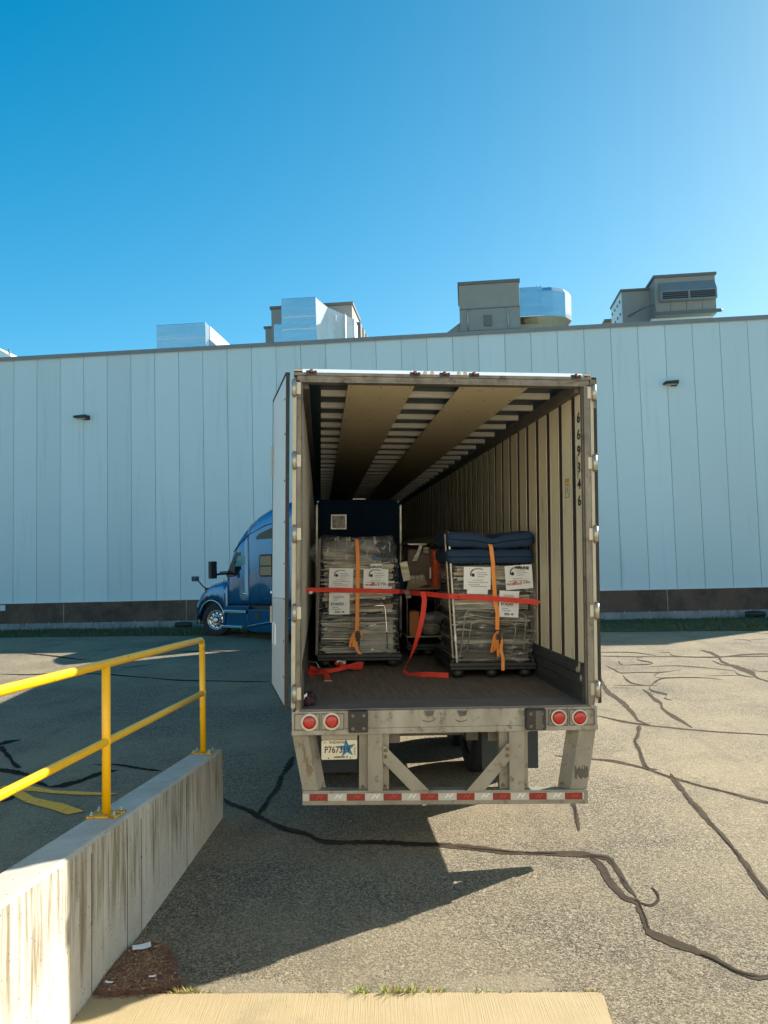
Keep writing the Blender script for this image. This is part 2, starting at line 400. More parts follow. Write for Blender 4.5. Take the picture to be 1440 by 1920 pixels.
M['postrim'] = mk('post_flange', (.42, .40, .34), .4, .2)
M['kick'] = mk('scuff_liner', (.035, .042, .042), .6, .2, (.07, .075, .07), 7, .6, stretch=(1, .2, 1), dirt=(.16, .15, .13), dscale=6, dthr=(.64, .72), dstretch=(1, .3, 2), bump=.2)
M['bow'] = mk('roof_bow_steel', (.62, .58, .51), .5, .1, (.52, .49, .43), 6, .5)
M['roofskin'] = mk('roof_skin_underside', (.008, .035, .06), .45, 0, (.012, .045, .07), 2, .5)
M['ply'] = mk('ceiling_board', (.70, .60, .41), .6, 0, (.62, .53, .35), 2.5, .5, stretch=(1, .3, 1), dirt=(.19, .15, .09), dscale=5, dthr=(.62, .78), bump=.05)
M['floorwood'] = mk('trailer_floor_boards', (.24, .185, .13), .75, 0, (.12, .095, .07), 5, .6, stretch=(5, .4, 1), dirt=(.16, .13, .09), dscale=4, dthr=(.56, .76), bump=.3, bscale=20, bstretch=(5, .4, 1))
M['threshold'] = mk('threshold_plate', (.22, .185, .165), .6, .1, (.13, .11, .095), 6, .6, stretch=(.5, 1, 1), dirt=(.18, .15, .12), dscale=7, dthr=(.56, .74), bump=.15)
M['red'] = mk('red_lens', (.50, .012, .006), .25, 0, (.34, .008, .005), 30, .6, coat=.5, dirt=(.2, .02, .01), dscale=20, dthr=(.6, .7), bump=.2, bscale=120)
M['ringw'] = mk('white_light_ring', (.62, .58, .47), .5, 0, (.5, .46, .37), 20, .5)
M['ringm'] = mk('metal_light_ring', (.45, .43, .38), .35, .6)
M['black'] = mk('black_plastic', (.016, .016, .017), .5, 0, (.028, .027, .026), 15, .5, bump=.1)
M['blackpad'] = mk('dock_bumper_rubber', (.020, .019, .019), .65, 0, (.04, .036, .032), 12, .5, bump=.3)
M['flap'] = mk('mud_flap_rubber', (.02, .03, .035), .6, 0, (.03, .042, .048), 4, .5)
M['tapered'] = mk('red_reflective_tape', (.26, .022, .018), .35, 0, (.21, .02, .016), 12, .5, coat=.3)
M['tapewht'] = mk('white_reflective_tape', (.52, .50, .45), .35, 0, (.44, .42, .38), 12, .5, coat=.3)
M['tapeH'] = mk('pale_print', (.72, .71, .68), .4)
M['rust'] = mk('rusted_bolt', (.12, .075, .045), .8, 0, (.2, .13, .08), 40, .5)
M['plate'] = mk('licence_plate_face', (.66, .60, .45), .4, 0, (.6, .54, .40), 8, .5)
M['ink'] = mk('black_ink', (.02, .02, .022), .6)
M['inkgrey'] = mk('grey_ink', (.25, .25, .26), .6)
M['inkred'] = mk('red_ink', (.55, .06, .04), .6)
M['inkorange'] = mk('orange_ink', (.7, .22, .06), .6)
M['star'] = mk('blue_star_sticker', (.01, .16, .32), .4)
M['paper'] = mk('white_paper', (.88, .88, .87), .6, 0, (.84, .84, .83), 7, .5, bump=.1, bscale=12)
M['stryellow'] = mk('yellow_sticker', (.60, .40, .04), .5)
M['strapred'] = mk('red_webbing', (.80, .06, .03), .6, 0, (.70, .045, .025), 14, .5, bump=.5, bscale=200)
M['straporange'] = mk('orange_webbing', (1.0, .36, .07), .6, 0, (.98, .32, .06), 14, .5, bump=.5, bscale=200)
M['cushion'] = mk('navy_cushion_fabric', (.010, .034, .080), .8, 0, (.014, .042, .095), 5, .5, bump=.3, bscale=9)
M['navy'] = mk('navy_padded_panel', (.003, .014, .034), .8, 0, (.004, .018, .040), 3, .5, spec=.15)
M['silver'] = mk('silver_edge_tape', (.55, .53, .46), .3, .4, (.25, .24, .2), 12, .6)
M['card'] = mk('kraft_cardboard', (.48, .37, .23), .8, 0, (.36, .28, .17), 4, .5, stretch=(.3, 1, 3), bump=.2)
M['pale'] = mk('pale_folded_sheet', (.85, .78, .61), .5, 0, (.30, .26, .18), 4, .8, stretch=(.6, 1, 9), bump=.2)
M['grey'] = mk('grey_flat_panel', (.48, .44, .36), .55, 0, (.11, .10, .075), 5, .8, stretch=(.6, 1, 9), bump=.2)
M['dk'] = mk('dark_brown_board', (.030, .025, .019), .6, 0, (.09, .075, .055), 6, .6, stretch=(.5, 1, 8), bump=.2)
M['film'] = wrap_mat('stretch_film', .52, .70, 1.3, True, (.04, .80), (.85, .83, .78))
M['filmtop'] = wrap_mat('loose_stretch_film', .54, .68, 5.1, False, (.10, .85), (.8, .8, .78))
M['bag'] = mk('grey_plastic_bag', (.30, .30, .29), .2, 0, (.2, .2, .2), 6, .5, bump=.6, bscale=8)
M['bubble'] = mk('orange_bubble_wrap', (.70, .115, .03), .25, 0, (.5, .07, .02), 26, .7, bump=1, bscale=60)
M['orangebox'] = mk('orange_carton', (.60, .20, .05), .6, 0, (.5, .16, .04), 5, .5)
M['bluefabric'] = mk('blue_cloth', (.01, .09, .22), .6)
M['chrome'] = mk('chrome', (.85, .85, .84), .12, 1)
M['tubeframe'] = mk('bronze_tube', (.30, .25, .17), .4, .3)
M['blue'] = mk('blue_truck_paint', (.0, .115, .28), .12, .6, (.0, .10, .25), 2, .5, coat=1)
M['glass'] = mk('dark_tinted_glass', (.012, .018, .02), .08, 0, spec=.35)
M['glasslt'] = mk('door_window_glass', (.08, .26, .27), .15, 0, spec=.3)
M['curtain'] = mk('tan_curtain', (.33, .25, .15), .8, 0, (.26, .19, .11), 22, .6, stretch=(3, 3, .1))
M['tyre'] = mk('tyre_rubber', (.016, .016, .017), .8, 0, (.028, .027, .026), 20, .5, bump=.3)
M['alloy'] = mk('polished_alloy', (.75, .76, .76), .2, .9, (.5, .5, .5), 12, .5)
M['amber'] = mk('amber_lens', (.8, .16, .01), .3)
M['hvac'] = mk('taupe_unit_panel', (.31, .285, .24), .6, 0, (.27, .25, .21), 3, .5)
M['hvacd'] = mk('dark_unit_trim', (.15, .14, .125), .6)
M['foil'] = mk('foil_duct_jacket', (.66, .70, .72), .22, .8, (.52, .58, .62), 2.5, .6, stretch=(.3, .3, 2), bump=.4, bscale=3)
M['foilw'] = mk('white_duct_jacket', (.80, .79, .76), .5, 0, (.7, .69, .66), 3, .5, bump=.3, bscale=3)
M['tan'] = mk('tan_duct_fabric', (.55, .44, .27), .8, 0, (.45, .36, .22), 4, .6, bump=.5, bscale=4)
M['soil'] = mk('needle_litter_soil', (.045, .025, .015), .98, 0, (.09, .05, .03), 20, .6, bump=1, bscale=50)
M['needle'] = mk('brown_needles', (.20, .085, .045), .8, 0, (.30, .15, .085), 6, .6)
M['cloth'] = mk('dark_cloth', (.025, .015, .018), .85, 0, (.05, .015, .02), 14, .6, bump=.4)
def leaf_mat(name, a, b):
    return mk(name, a, .6, 0, b, 3, .7)
M['grass'] = leaf_mat('grass_blades', (.030, .060, .014), (.055, .085, .022))
M['weed'] = leaf_mat('weed_blades', (.20, .28, .02), (.36, .36, .05))
M['weedr'] = leaf_mat('dry_weed_blades', (.34, .14, .07), (.42, .27, .12))
M['turf'] = mk('turf_soil', (.022, .040, .012), .95, 0, (.040, .055, .02), 3, .6, bump=1, bscale=30)
M['lampblk'] = mk('lamp_housing', (.02, .02, .022), .5)
M['lens'] = mk('unlit_lamp_lens', (.45, .38, .28), .4)

# ---------------------------------------------------------------- ground
BA, BD = -0.1022, 32.5255                     # bearing of the far facade, its distance
U = Vector((math.cos(BA), math.sin(BA), 0)); Wd = Vector((-math.sin(BA), math.cos(BA), 0))
def wall_y(x): return BD + math.tan(BA) * x
def edge_y(x): return max(20.5, 24.75 - .17 * x + .12 * noise.noise(Vector((x * .35, 2.2, 0)))) if x < 12 else 22.75 + .02 * math.sin(x)
def gz(y): return min(max((y - 6) * .016, 0), .31)
def build_ground():
    xs = [-400, -150, -70, -45] + [-40 + i * .5 for i in range(141)] + [34, 45, 70, 150, 400]
    fr = [-300, -60, -20, -4, 2, 6, 10, 14, 18]
    mb = MB(); rows = []
    def col(x):
        e = edge_y(max(-40, min(30, x))); w = max(wall_y(x), e + 4)
        pts = [(y, gz(y)) for y in fr] + [(e - .6, gz(e-.6)), (e, gz(e)), (e + .3, gz(e) - .05), (w - .4, -.10), (w + 60, -.10), (w + 700, -.10)]
        return [(x, y, z) for y, z in pts]
    cols = [[mb.b.verts.new(p) for p in col(x)] for x in xs]
    for a, b in zip(cols, cols[1:]):
        for i in range(len(a) - 1): mb._f([a[i], b[i], b[i+1], a[i+1]])
    o = mb.build('asphalt_yard', M['asphalt']); tag(o, kind='structure'); return o
build_ground()
def build_verge():
    mb = MB(); cols = []
    for i in range(0, 141):
        x = -40 + i * .5; e = edge_y(x); w = wall_y(x) + .0
        c = []
        for k in range(9):
            f = k / 8; y = e + (w - e) * f
            z = (gz(e) + .035) * (1 - f) ** .9 + .01 * f + .02 * noise.noise(Vector((x, y, 0)))
            c.append(mb.b.verts.new((x, y, z)))
        c.insert(0, mb.b.verts.new((x, e - .02, gz(e) - .03)))
        cols.append(c)
    for a, b in zip(cols, cols[1:]):
        for i in range(len(a) - 1): mb._f([a[i], b[i], b[i+1], a[i+1]])
    tag(mb.build('verge', M['turf']), kind='structure')
    mb = MB(); rnd = random.Random(3)
    for i in range(15000):
        x = rnd.uniform(-17, 19); e = edge_y(x); w = wall_y(x); f = rnd.random() ** 1.3
        y = e + (w - .1 - e) * f
        if x > -3.5 and x < 5 and rnd.random() < .7: continue
        z = (gz(e) + .035) * (1 - f) ** .9
        h = rnd.uniform(.05, .13) * (1.2 + .8 * noise.noise(Vector((x * .5, y * .5, 1)))); a = rnd.uniform(0, 6.28)
        dx, dy = math.cos(a) * .018, math.sin(a) * .018; lx, ly = rnd.uniform(-.05, .05), rnd.uniform(-.05, .05)
        v = [mb.b.verts.new(q) for q in ((x-dx, y-dy, z-.01), (x+dx, y+dy, z-.01), (x+lx, y+ly, z+h))]
        mb._f(v)
    o = mb.build('grass', M['grass']); tag(o, 'dark green mown grass strip at the foot of the far warehouse', 'grass', kind='stuff')
build_verge()

# concrete apron in the foreground
mb = MB(); mb.prism([(-1.83, 4.76), (-1.83, -4), (.80, -4), (1.14, 4.39), (1.163, 4.60), (1.158, 4.635)] + [(1.14 - .03 * i, 4.647 + .003 * (i * .1) ** 1 * 10 * .1 + .00095 * i + .007 * noise.noise(Vector((i * .45, 3, 0))) - (.012 if i in (17, 18, 44, 71) else 0)) for i in range(82)], 'z', -.05, .028)
tag(mb.build('concrete_apron', M['slab']), kind='structure')

# sunlit dock front that the photographer stands at: out of the picture, but it throws warm light back
mb = MB(); mb.box(-30, -5.2, -4.0, -3.6, -.1, 8.5); mb.box(4.2, 30, -4.0, -3.6, -.1, 8.5); mb.box(-5.2, 4.2, -4.0, -3.6, -.1, 8.5)
tag(mb.build('dock_front', mk('cream_dock_wall', (.86, .81, .68), .7)), kind='structure')
CR = [[[-1.775,8.461,-1.781,8.596],[-1.418,8.014,-1.419,8.135],[-1.306,7.875,-1.307,7.993],[-0.989,7.514,-0.988,7.625],[-0.787,7.357,-0.784,7.464],[-0.628,7.18,-0.63,7.286],[-0.367,7.134,-0.37,7.241],[-0.014,7.099,-0.013,7.205],[0.179,7.054,0.184,7.159],[0.418,7.027,0.428,7.131],[0.595,6.964,0.609,7.065],[0.791,6.888,0.808,6.987],[0.984,6.814,1.002,6.911],[1.294,6.768,1.314,6.864],[1.564,6.741,1.59,6.836],[1.748,6.644,1.779,6.735]],[[-1.302,7.956,-1.356,8.046],[-1.269,8.329,-1.325,8.428],[-1.226,8.786,-1.285,8.881],[-1.23,9.297,-1.293,9.397],[-1.19,10.118,-1.258,10.249]],[[1.602,6.65,1.655,6.747],[1.648,6.499,1.703,6.57],[1.635,6.147,1.688,6.204],[1.657,5.921,1.705,6.001],[1.731,5.838,1.776,5.922],[1.727,5.805,1.776,5.843],[1.702,5.634,1.749,5.661],[1.671,5.464,1.717,5.499],[1.678,5.35,1.719,5.421],[1.836,5.147,1.875,5.215],[1.943,5.003,1.984,5.065],[2.014,4.855,2.054,4.915],[2.115,4.778,2.147,4.841],[2.26,4.803,2.288,4.867]],[[1.555,6.708,1.585,6.811],[1.743,6.642,1.784,6.736],[1.756,6.434,1.803,6.487],[1.739,6.145,1.783,6.193],[1.749,5.91,1.793,5.961]],[[1.744,5.859,1.763,5.901],[1.816,5.78,1.831,5.823],[1.906,5.857,1.899,5.884],[1.953,5.992,1.929,5.974],[1.951,6.133,1.925,6.104]],[[1.859,8.397,1.915,8.419],[1.747,7.78,1.798,7.801],[1.664,7.304,1.712,7.324]],[[3.098,8.989,3.166,9.075],[3.011,8.422,3.074,8.502],[2.958,7.955,3.018,8.031],[2.903,7.42,2.959,7.487],[2.854,6.93,2.905,6.986],[2.792,6.459,2.838,6.504],[2.745,6.208,2.789,6.248],[2.697,5.894,2.74,5.937],[2.68,5.604,2.721,5.645]],[[2.97,12.22,2.99,12.3],[3.16,12.05,3.19,12.13],[3.427,11.643,3.453,11.718],[3.701,11.368,3.727,11.44],[3.944,11.2,3.972,11.27],[4.181,11.036,4.209,11.105],[4.534,10.863,4.564,10.93],[4.777,10.758,4.808,10.824],[5.015,10.655,5.047,10.719],[5.447,10.508,5.481,10.57]],[[2.015,9.87,2.034,9.952],[2.437,9.678,2.459,9.756],[2.654,9.57,2.68,9.646],[2.895,9.23,2.923,9.299],[3.089,8.83,3.117,8.893],[3.287,8.514,3.315,8.573],[3.481,8.244,3.51,8.299],[3.624,8.031,3.652,8.084],[3.768,7.82,3.797,7.869],[3.905,7.62,3.934,7.667]],[[4.12,15.96,4.24,16.17],[3.96,14.92,4.06,15.12],[3.83,14.07,3.94,14.28],[3.78,13.18,3.88,13.38],[3.69,12.25,3.77,12.41],[3.602,11.621,3.684,11.791],[3.67,11.358,3.749,11.548]],[[3.533,11.442,3.571,11.405],[3.321,10.841,3.352,10.793],[3.181,10.491,3.233,10.511],[3.067,9.951,3.127,10.01],[2.936,9.35,2.995,9.419],[2.936,9.161,2.994,9.296],[3.027,9.119,3.079,9.26]],[[4.47,14.12,4.57,14.34],[4.42,13.63,4.52,13.83],[4.36,13.23,4.46,13.43],[4.36,12.87,4.45,13.03],[4.25,12.53,4.33,12.67],[4.2,12.02,4.28,12.19],[4.202,11.553,4.284,11.714],[4.187,11.131,4.266,11.277]],[[4.78,14.61,4.78,14.54],[4.6,14.17,4.66,14.26],[4.61,13.84,4.67,13.99],[4.73,13.62,4.79,13.75],[4.57,13.33,4.63,13.41],[4.62,13.1,4.68,13.24]],[[4.74,14.46,4.75,14.54],[4.98,14.9,5.0,15.0],[5.26,15.27,5.3,15.39],[5.73,15.28,5.77,15.4],[6.09,15.14,6.14,15.25],[6.24,14.86,6.29,14.97]],[[5.5,16.11,5.46,15.96],[5.23,15.75,5.21,15.65],[5.16,15.36,5.21,15.51],[5.25,15.26,5.31,15.41]],[[4.63,17.04,4.67,17.17],[4.66,16.51,4.71,16.63],[4.67,16.01,4.71,16.14],[5.01,16.05,5.05,16.18],[5.46,15.97,5.5,16.1],[5.95,16.24,5.99,16.37]],[[4.61,15.74,4.66,15.85],[4.51,15.12,4.57,15.25],[4.52,14.7,4.57,14.85],[4.73,14.47,4.78,14.62]],[[4.84,18.55,4.88,18.68],[5.71,18.26,5.75,18.38],[6.48,18.11,6.52,18.23],[7.07,17.92,7.12,18.03],[7.71,17.87,7.77,17.98],[8.46,17.77,8.52,17.89],[9.02,17.7,9.08,17.81],[9.57,17.63,9.64,17.74]],[[4.99,19.11,5.03,19.24],[5.55,19.08,5.59,19.21],[5.91,18.87,5.95,19.0],[6.17,18.3,6.21,18.41]],[[5.95,18.35,5.9,18.21],[5.67,18.14,5.64,18.02],[5.56,17.67,5.6,17.8],[5.71,17.3,5.76,17.41],[5.62,17.17,5.58,17.05],[4.95,17.16,4.91,17.04]],[[5.14,17.79,5.18,17.83],[5.01,17.3,5.07,17.43],[5.01,17.0,5.07,17.16]],[[7.42,18.97,7.59,19.37],[7.44,18.43,7.61,18.8],[7.36,17.84,7.51,18.13],[7.12,17.06,7.27,17.34],[7.11,16.51,7.25,16.8],[7.08,16.11,7.22,16.38],[7.03,15.55,7.16,15.79],[6.89,14.95,7.02,15.17],[6.88,14.53,7.01,14.75],[6.89,13.69,7.0,13.9]],[[6.36,18.75,6.42,18.93],[6.63,18.83,6.7,19.01],[6.51,18.21,6.57,18.37],[6.75,17.96,6.82,18.12],[7.04,17.85,7.11,18.01],[7.35,17.79,7.42,17.95],[7.93,18.05,8.0,18.21],[8.42,18.13,8.5,18.3],[9.08,17.95,9.17,18.11]],[[5.49,16.76,5.51,16.84],[6.05,16.77,6.08,16.85],[6.47,16.42,6.5,16.5],[6.93,15.94,6.96,16.02]],[[7.23,16.64,7.34,16.85],[7.17,16.23,7.28,16.44],[7.14,15.66,7.24,15.84],[6.97,15.17,7.04,15.28]],[[6.1,15.43,6.13,15.5],[6.63,15.4,6.66,15.46],[6.95,15.29,6.98,15.36]],[[7.04,17.37,7.12,17.53],[6.99,16.71,7.06,16.86],[7.14,16.57,7.22,16.73]],[[6.92,15.95,6.97,16.01],[6.79,15.57,6.84,15.67],[6.82,15.2,6.88,15.31],[6.97,15.08,7.02,15.2]],[[7.28,16.14,7.35,16.28],[7.3,15.87,7.36,15.96],[7.12,15.62,7.09,15.52]],[[10.17,22.49,10.22,22.6],[10.59,22.15,10.64,22.26],[11.46,21.78,11.51,21.88]],[[9.14,21.11,9.2,21.23],[9.39,20.71,9.44,20.83],[9.17,20.12,9.21,20.19]],[[9.43,20.8,9.49,20.92],[9.99,20.91,10.05,21.04]],[[4.08,14.64,4.11,14.72],[4.49,14.58,4.52,14.65],[4.9,14.52,4.92,14.59]],[[3.98,14.42,4.0,14.5],[4.4,14.31,4.42,14.39]],[[7.22,15.8,7.25,15.87],[7.49,15.75,7.52,15.82],[7.87,15.59,7.91,15.66]],[[-10.03,21.99,-10.13,22.22],[-8.87,21.17,-8.96,21.38],[-7.91,20.36,-7.98,20.55],[-7.49,20.13,-7.56,20.32]],[[-8.82,18.14,-8.88,18.25],[-7.99,17.93,-8.04,18.03],[-7.17,18.17,-7.21,18.28]],[[-7.06,17.89,-7.12,18.05],[-6.37,17.71,-6.42,17.86],[-5.57,17.24,-5.61,17.38],[-4.94,16.9,-4.98,17.03],[-4.34,16.57,-4.37,16.7],[-3.72,16.39,-3.75,16.52],[-3.12,16.22,-3.15,16.34],[-2.4,16.07,-2.42,16.19]],[[-5.63,21.54,-5.68,21.72],[-4.83,21.29,-4.87,21.47],[-4.04,21.04,-4.07,21.22]],[[-5.57,11.185,-5.662,11.362],[-5.448,11.219,-5.541,11.395],[-5.374,11.352,-5.468,11.532],[-5.251,11.433,-5.342,11.617]],[[-5.407,11.082,-5.439,11.24],[-4.968,10.443,-4.99,10.58],[-4.681,10.018,-4.717,10.169],[-4.564,9.915,-4.634,10.104]],[[-4.897,9.834,-4.995,10.032],[-4.775,9.823,-4.864,10.019],[-4.387,9.617,-4.452,9.795],[-4.08,9.267,-4.124,9.419],[-3.858,9.058,-3.904,9.21]],[[-3.851,9.07,-3.911,9.197],[-3.673,9.179,-3.733,9.307],[-3.514,9.456,-3.576,9.59],[-3.447,9.583,-3.506,9.724],[-3.275,9.705,-3.331,9.851]],[[-3.716,10.036,-3.744,10.114],[-3.554,9.983,-3.582,10.061],[-3.443,10.01,-3.468,10.088],[-3.05,9.79,-3.071,9.863],[-2.754,9.656,-2.772,9.728]],[[-4.155,8.57,-4.232,8.702],[-4.099,8.681,-4.179,8.804],[-4.138,8.925,-4.218,9.029],[-4.262,9.567,-4.349,9.685]],[[-6.23,18.6,-6.28,18.73],[-5.62,19.09,-5.66,19.23]]]
def catmull(c, step):
    out = []
    for i in range(len(c) - 1):
        p0, p1, p2, p3 = c[max(i-1, 0)], c[i], c[i+1], c[min(i+2, len(c)-1)]
        n = max(2, min(40, int(math.hypot(p2[0]-p1[0], p2[1]-p1[1]) / step)))
        for j in range(n):
            t = j / n
            out.append([.5 * (2*b + (d-a)*t + (2*a-5*b+4*d-e)*t*t + (3*b-a-3*d+e)*t**3) for a, b, d, e in zip(p0, p1, p2, p3)])
    out.append(list(c[-1])); return out
def ribbon_ground(P, ci, kmul, zz, mat, wob, ragged, shift=0, gaps=0):
    mb = MB(); L_, R_ = [], []; n = len(P)
    for i, q in enumerate(P):
        k = kmul * (1 + wob * noise.noise(Vector((i * .11, ci * 3.7, 0))) + ragged * noise.noise(Vector((i * .9, ci * 2.1, 7))))
        k2 = kmul * (1 + wob * noise.noise(Vector((i * .09, ci * 5.1, 9))) + ragged * noise.noise(Vector((i * .8, ci * 1.3, 3))))
        end = min(1, min(i, n - 1 - i) / 5 + .15); k *= end; k2 *= end
        s = shift * noise.noise(Vector((i * .07, ci * 1.9, 4)))
        if gaps and noise.noise(Vector((i * .12, ci * 8.3, 2))) < gaps - .5: k = k2 = .02
        mx, my = (q[0]+q[2])/2, (q[1]+q[3])/2; vx, vy = q[0]-mx, q[1]-my; mx += vx * s; my += vy * s
        a = (mx + vx * max(.03, k), my + vy * max(.03, k)); b = (mx - vx * max(.03, k2), my - vy * max(.03, k2))
        L_.append(mb.b.verts.new((*a, gz(a[1]) + zz))); R_.append(mb.b.verts.new((*b, gz(b[1]) + zz)))
    for i in range(n - 1): mb._f([L_[i], L_[i+1], R_[i+1], R_[i]])
    return mb.build('crack_sealant', mat)
def build_cracks():
    for ci, c in enumerate(CR):
        P = catmull(c, .035 if c[0][1] < 12 else .12)
        tag(ribbon_ground(P, ci, 1.0, .004 + .0003 * (ci % 7), M['seal'] if c[0][0] < -2.2 else M['seal_brown'], 1.0, .6), kind='structure')
        if c[0][1] < 13: tag(ribbon_ground(P, ci + 50, .16, .0078, M['seal'], 1.2, .9, 1.1, .45), kind='structure')
build_cracks()
for k, pts in enumerate(([[-4.448, 9.16], [-4.419, 9.225], [-4.064, 9.16], [-3.768, 8.985], [-3.336, 8.89], [-2.982, 8.815], [-3.041, 8.748], [-3.449, 8.804], [-3.723, 8.878], [-3.98, 8.97], [-4.101, 8.997], [-4.293, 9.046], [-4.377, 9.053]],
          [[-4.273, 8.963], [-4.251, 9.02], [-4.107, 8.988], [-3.878, 8.741], [-3.592, 8.566], [-3.476, 8.512], [-3.134, 8.23], [-3.267, 8.132], [-3.48, 8.299], [-3.873, 8.559], [-4.043, 8.724]])):
    mb = MB(); mb._f([mb.b.verts.new((x, y, gz(y) + .0095 + .001 * k)) for x, y in pts])
    bmesh.ops.triangulate(mb.b, faces=mb.b.faces)
    tag(mb.build('painted_marking', M['paint_y']), kind='structure')
# ---------------------------------------------------------------- far warehouse (local: x along the facade, y into the building)
def build_warehouse():
    T = thing('warehouse_building', 'long pale blue-grey metal-panel warehouse with brown block base behind the trailer', 'warehouse', (0, BD, 0), BA)
    X0, X1, TOP = -42, 22.4, 11.83
    mb = MB(); u0 = -16.168; k = -24
    while u0 + k * 1.067 < X1:
        a = max(X0, u0 + k * 1.067 + .009); b = min(X1, u0 + (k+1) * 1.067 - .009)
        if b > a: mb.box(a, b, .0, .05, 1.215, TOP)
        k += 1
    mb.build('metal_panel_wall', M['panel'], T)
    mb = MB(); mb.box(X0 + .1, X1 - .1, .03, 20, .9, TOP - .05); mb.build('wall_core', M['joint'], T)
    mb = MB(); mb.box(X1, X1 + .05, 0.0, 20, 1.2, TOP); mb.build('end_wall', M['panel'], T)
    mb = MB(); mb.box(X0, X1 + .1, -.07, .25, TOP, TOP + .13, .01); mb.box(X0, X1 + .1, -.085, -.07, TOP - .04, TOP + .13); mb.build('parapet_coping', M['coping'], T)
    mb = MB(); mb.box(X0, X1, -.06, .02, 1.17, 1.215); mb.build('base_flashing', M['flash'], T)
    mb = MB(); mb.box(X0, X1, -.03, .1, .31, 1.17); mb.build('block_base', M['cmu'], T)
    for x in (-26.0, -20.1, -13.86, -8.45, -2.6, 3.6, 11.16, 16.4):
        mb = MB(); mb.box(x - .018, x + .018, -.036, -.02, .31, 1.16); mb.build('control_joint', M['footing'], T)
    mb = MB(); x = X0
    while x < X1:
        mb.box(x, min(x + 2.4, X1) - .012, -.055, .1, -.35, .31); x += 2.4
    mb.build('concrete_footing', M['footing'], T)
    mb = MB(); mb.box(-16.70, -16.48, -.09, -.03, .88, 1.12, .01); mb.build('junction_box', M['flash'], T)
    for i in range(37):
        x = -17.4 + i * .96
        mb = MB(); mb.box(x - .008, x + .008, -.07, -.055, .24, .35); mb.build('anchor_pin', M['steel'], T)
build_warehouse()
WM = Matrix.Translation((0, BD, 0)) @ Matrix.Rotation(BA, 4, 'Z')
def on_wall(u, w, z): return WM @ Vector((u, w, z))
def wall_lamp(u, z, label):
    T = thing('wall_light', label, 'wall light', on_wall(u, 0, z), BA, 'wall lights on the warehouse')
    mb = MB(); mb.box(.04, .27, -.10, .0, -.07, .12, .01); mb.build('mounting_box', M['lampblk'], T)
    mb = MB(); mb.prism([(-.30, .03), (-.25, .075), (.20, .10), (.26, .10), (.26, -.035), (-.28, -.015)], 'y', -.42, -.10, .008); mb.build('lamp_housing', M['lampblk'], T)
    mb = MB(); mb.box(-.22, .2, -.39, -.14, -.048, -.036); mb.build('lamp_lens', M['lens'], T)
wall_lamp(-12.95, 9.08, 'small black wall light high on the warehouse left of the trailer')
wall_lamp(11.66, 9.34, 'small black wall light high on the warehouse right of the trailer')
def drain(u, z, s, label):
    T = thing('drain_pipe', label, 'drain pipe', on_wall(u, -.55, z), BA, 'black drain pipes at the warehouse foot')
    mb = MB(); mb.tube([(-.34*s, .1, 0), (-.1, 0, .01), (.1*s, 0, .01), (.36*s, .06, 0)], [.10, .125, .125, .10], 14); mb.build('pipe', M['black'], T)
    mb = MB(); mb.tube([(.02, 0, .01), (.02, .45, .03)], .08, 12); mb.build('elbow', M['black'], T)
drain(-8.41, .17, 1.0, 'black drain pipe end on grass by the blue truck bumper')
drain(14.28, .17, 1.0, 'black drain pipe end on grass at the right edge')

# rooftop equipment, standing on the roof slab behind the parapet
def roof_unit(name, label, cat, group=None):
    return thing(name, label, cat, (0, BD, 0), BA, group)
RZ = 11.5
T = roof_unit('duct_box', 'low silver foil-wrapped duct box on roof, left of the taller foil box', 'roof duct', 'rooftop ducts and units')
mb = MB(); mb.box(-11.29, -8.83, 4, 9.5, RZ, 14.32, .03); mb.build('duct_body', M['foil'], T)
for z in (13.1, 13.55): mb = MB(); mb.box(-11.25, -8.87, 3.985, 4.0, z, z + .05); mb.build('jacket_seam', M['foilw'], T)
mb = MB(); mb.box(-8.83, -8.80, 4.6, 9.4, RZ, 14.30); mb.box(-8.80, -8.785, 5.4, 6.5, 12, 13.2); mb.build('painted_sunlit_side', M['foilw'], T)  # white sheet over the foil side; sunlit brightness is put into its colour
mb = MB(); mb.box(-8.9, -7.6, 8.2, 11, RZ, 14.15, .02); mb.build('inlet_hood', M['tan'], T)
T = roof_unit('duct_elbow', 'tall silver foil-wrapped duct box with white angled side against taupe unit', 'roof duct', 'rooftop ducts and units')
mb = MB(); mb.box(-5.09, -3.41, 4, 5.2, RZ, 15.25, .03); mb.build('duct_body', M['foil'], T)
for z in (13.7, 14.3): mb = MB(); mb.box(-5.06, -3.44, 3.985, 4.0, z, z + .045); mb.build('jacket_seam', M['foilw'], T)
mb = MB()
mb.loft([[(-3.41, 4.05, 15.2), (-3.41, 5.2, 15.2), (-3.41, 5.2, 13.2), (-3.41, 4.05, 13.2)], [(-2.95, 4.6, 14.9), (-2.95, 6.4, 14.9), (-2.95, 6.4, 13.3), (-2.95, 4.6, 13.3)],
         [(-1.75, 5.3, 14.45), (-1.75, 6.4, 14.45), (-1.75, 6.4, 12.7), (-1.75, 5.3, 12.7)]], smooth=False)
for a in (-2.6, -2.15):
    mb.box(a, a + .04, 4.7, 5.5, 12.7, 14.55)
mb.build('transition_duct', M['foilw'], T)
mb = MB(); mb.box(-5.62, -5.09, 4.6, 5.6, RZ, 14.25, .05); mb.build('side_duct', M['foil'], T)
mb = MB(); mb.box(-2.95, -1.75, 5.6, 6.4, RZ, 13.0); mb.build('underside', M['tan'], T)
T = roof_unit('air_handling_unit', 'taupe rooftop unit behind the tall foil duct box', 'rooftop unit', 'rooftop ducts and units')
mb = MB(); mb.box(-6.2, -2.02, 6.5, 9.3, RZ, 15.6, .03); mb.box(-6.62, -6.2, 6.9, 9, RZ, 14.75, .02); mb.build('unit_casing', M['hvac'], T)
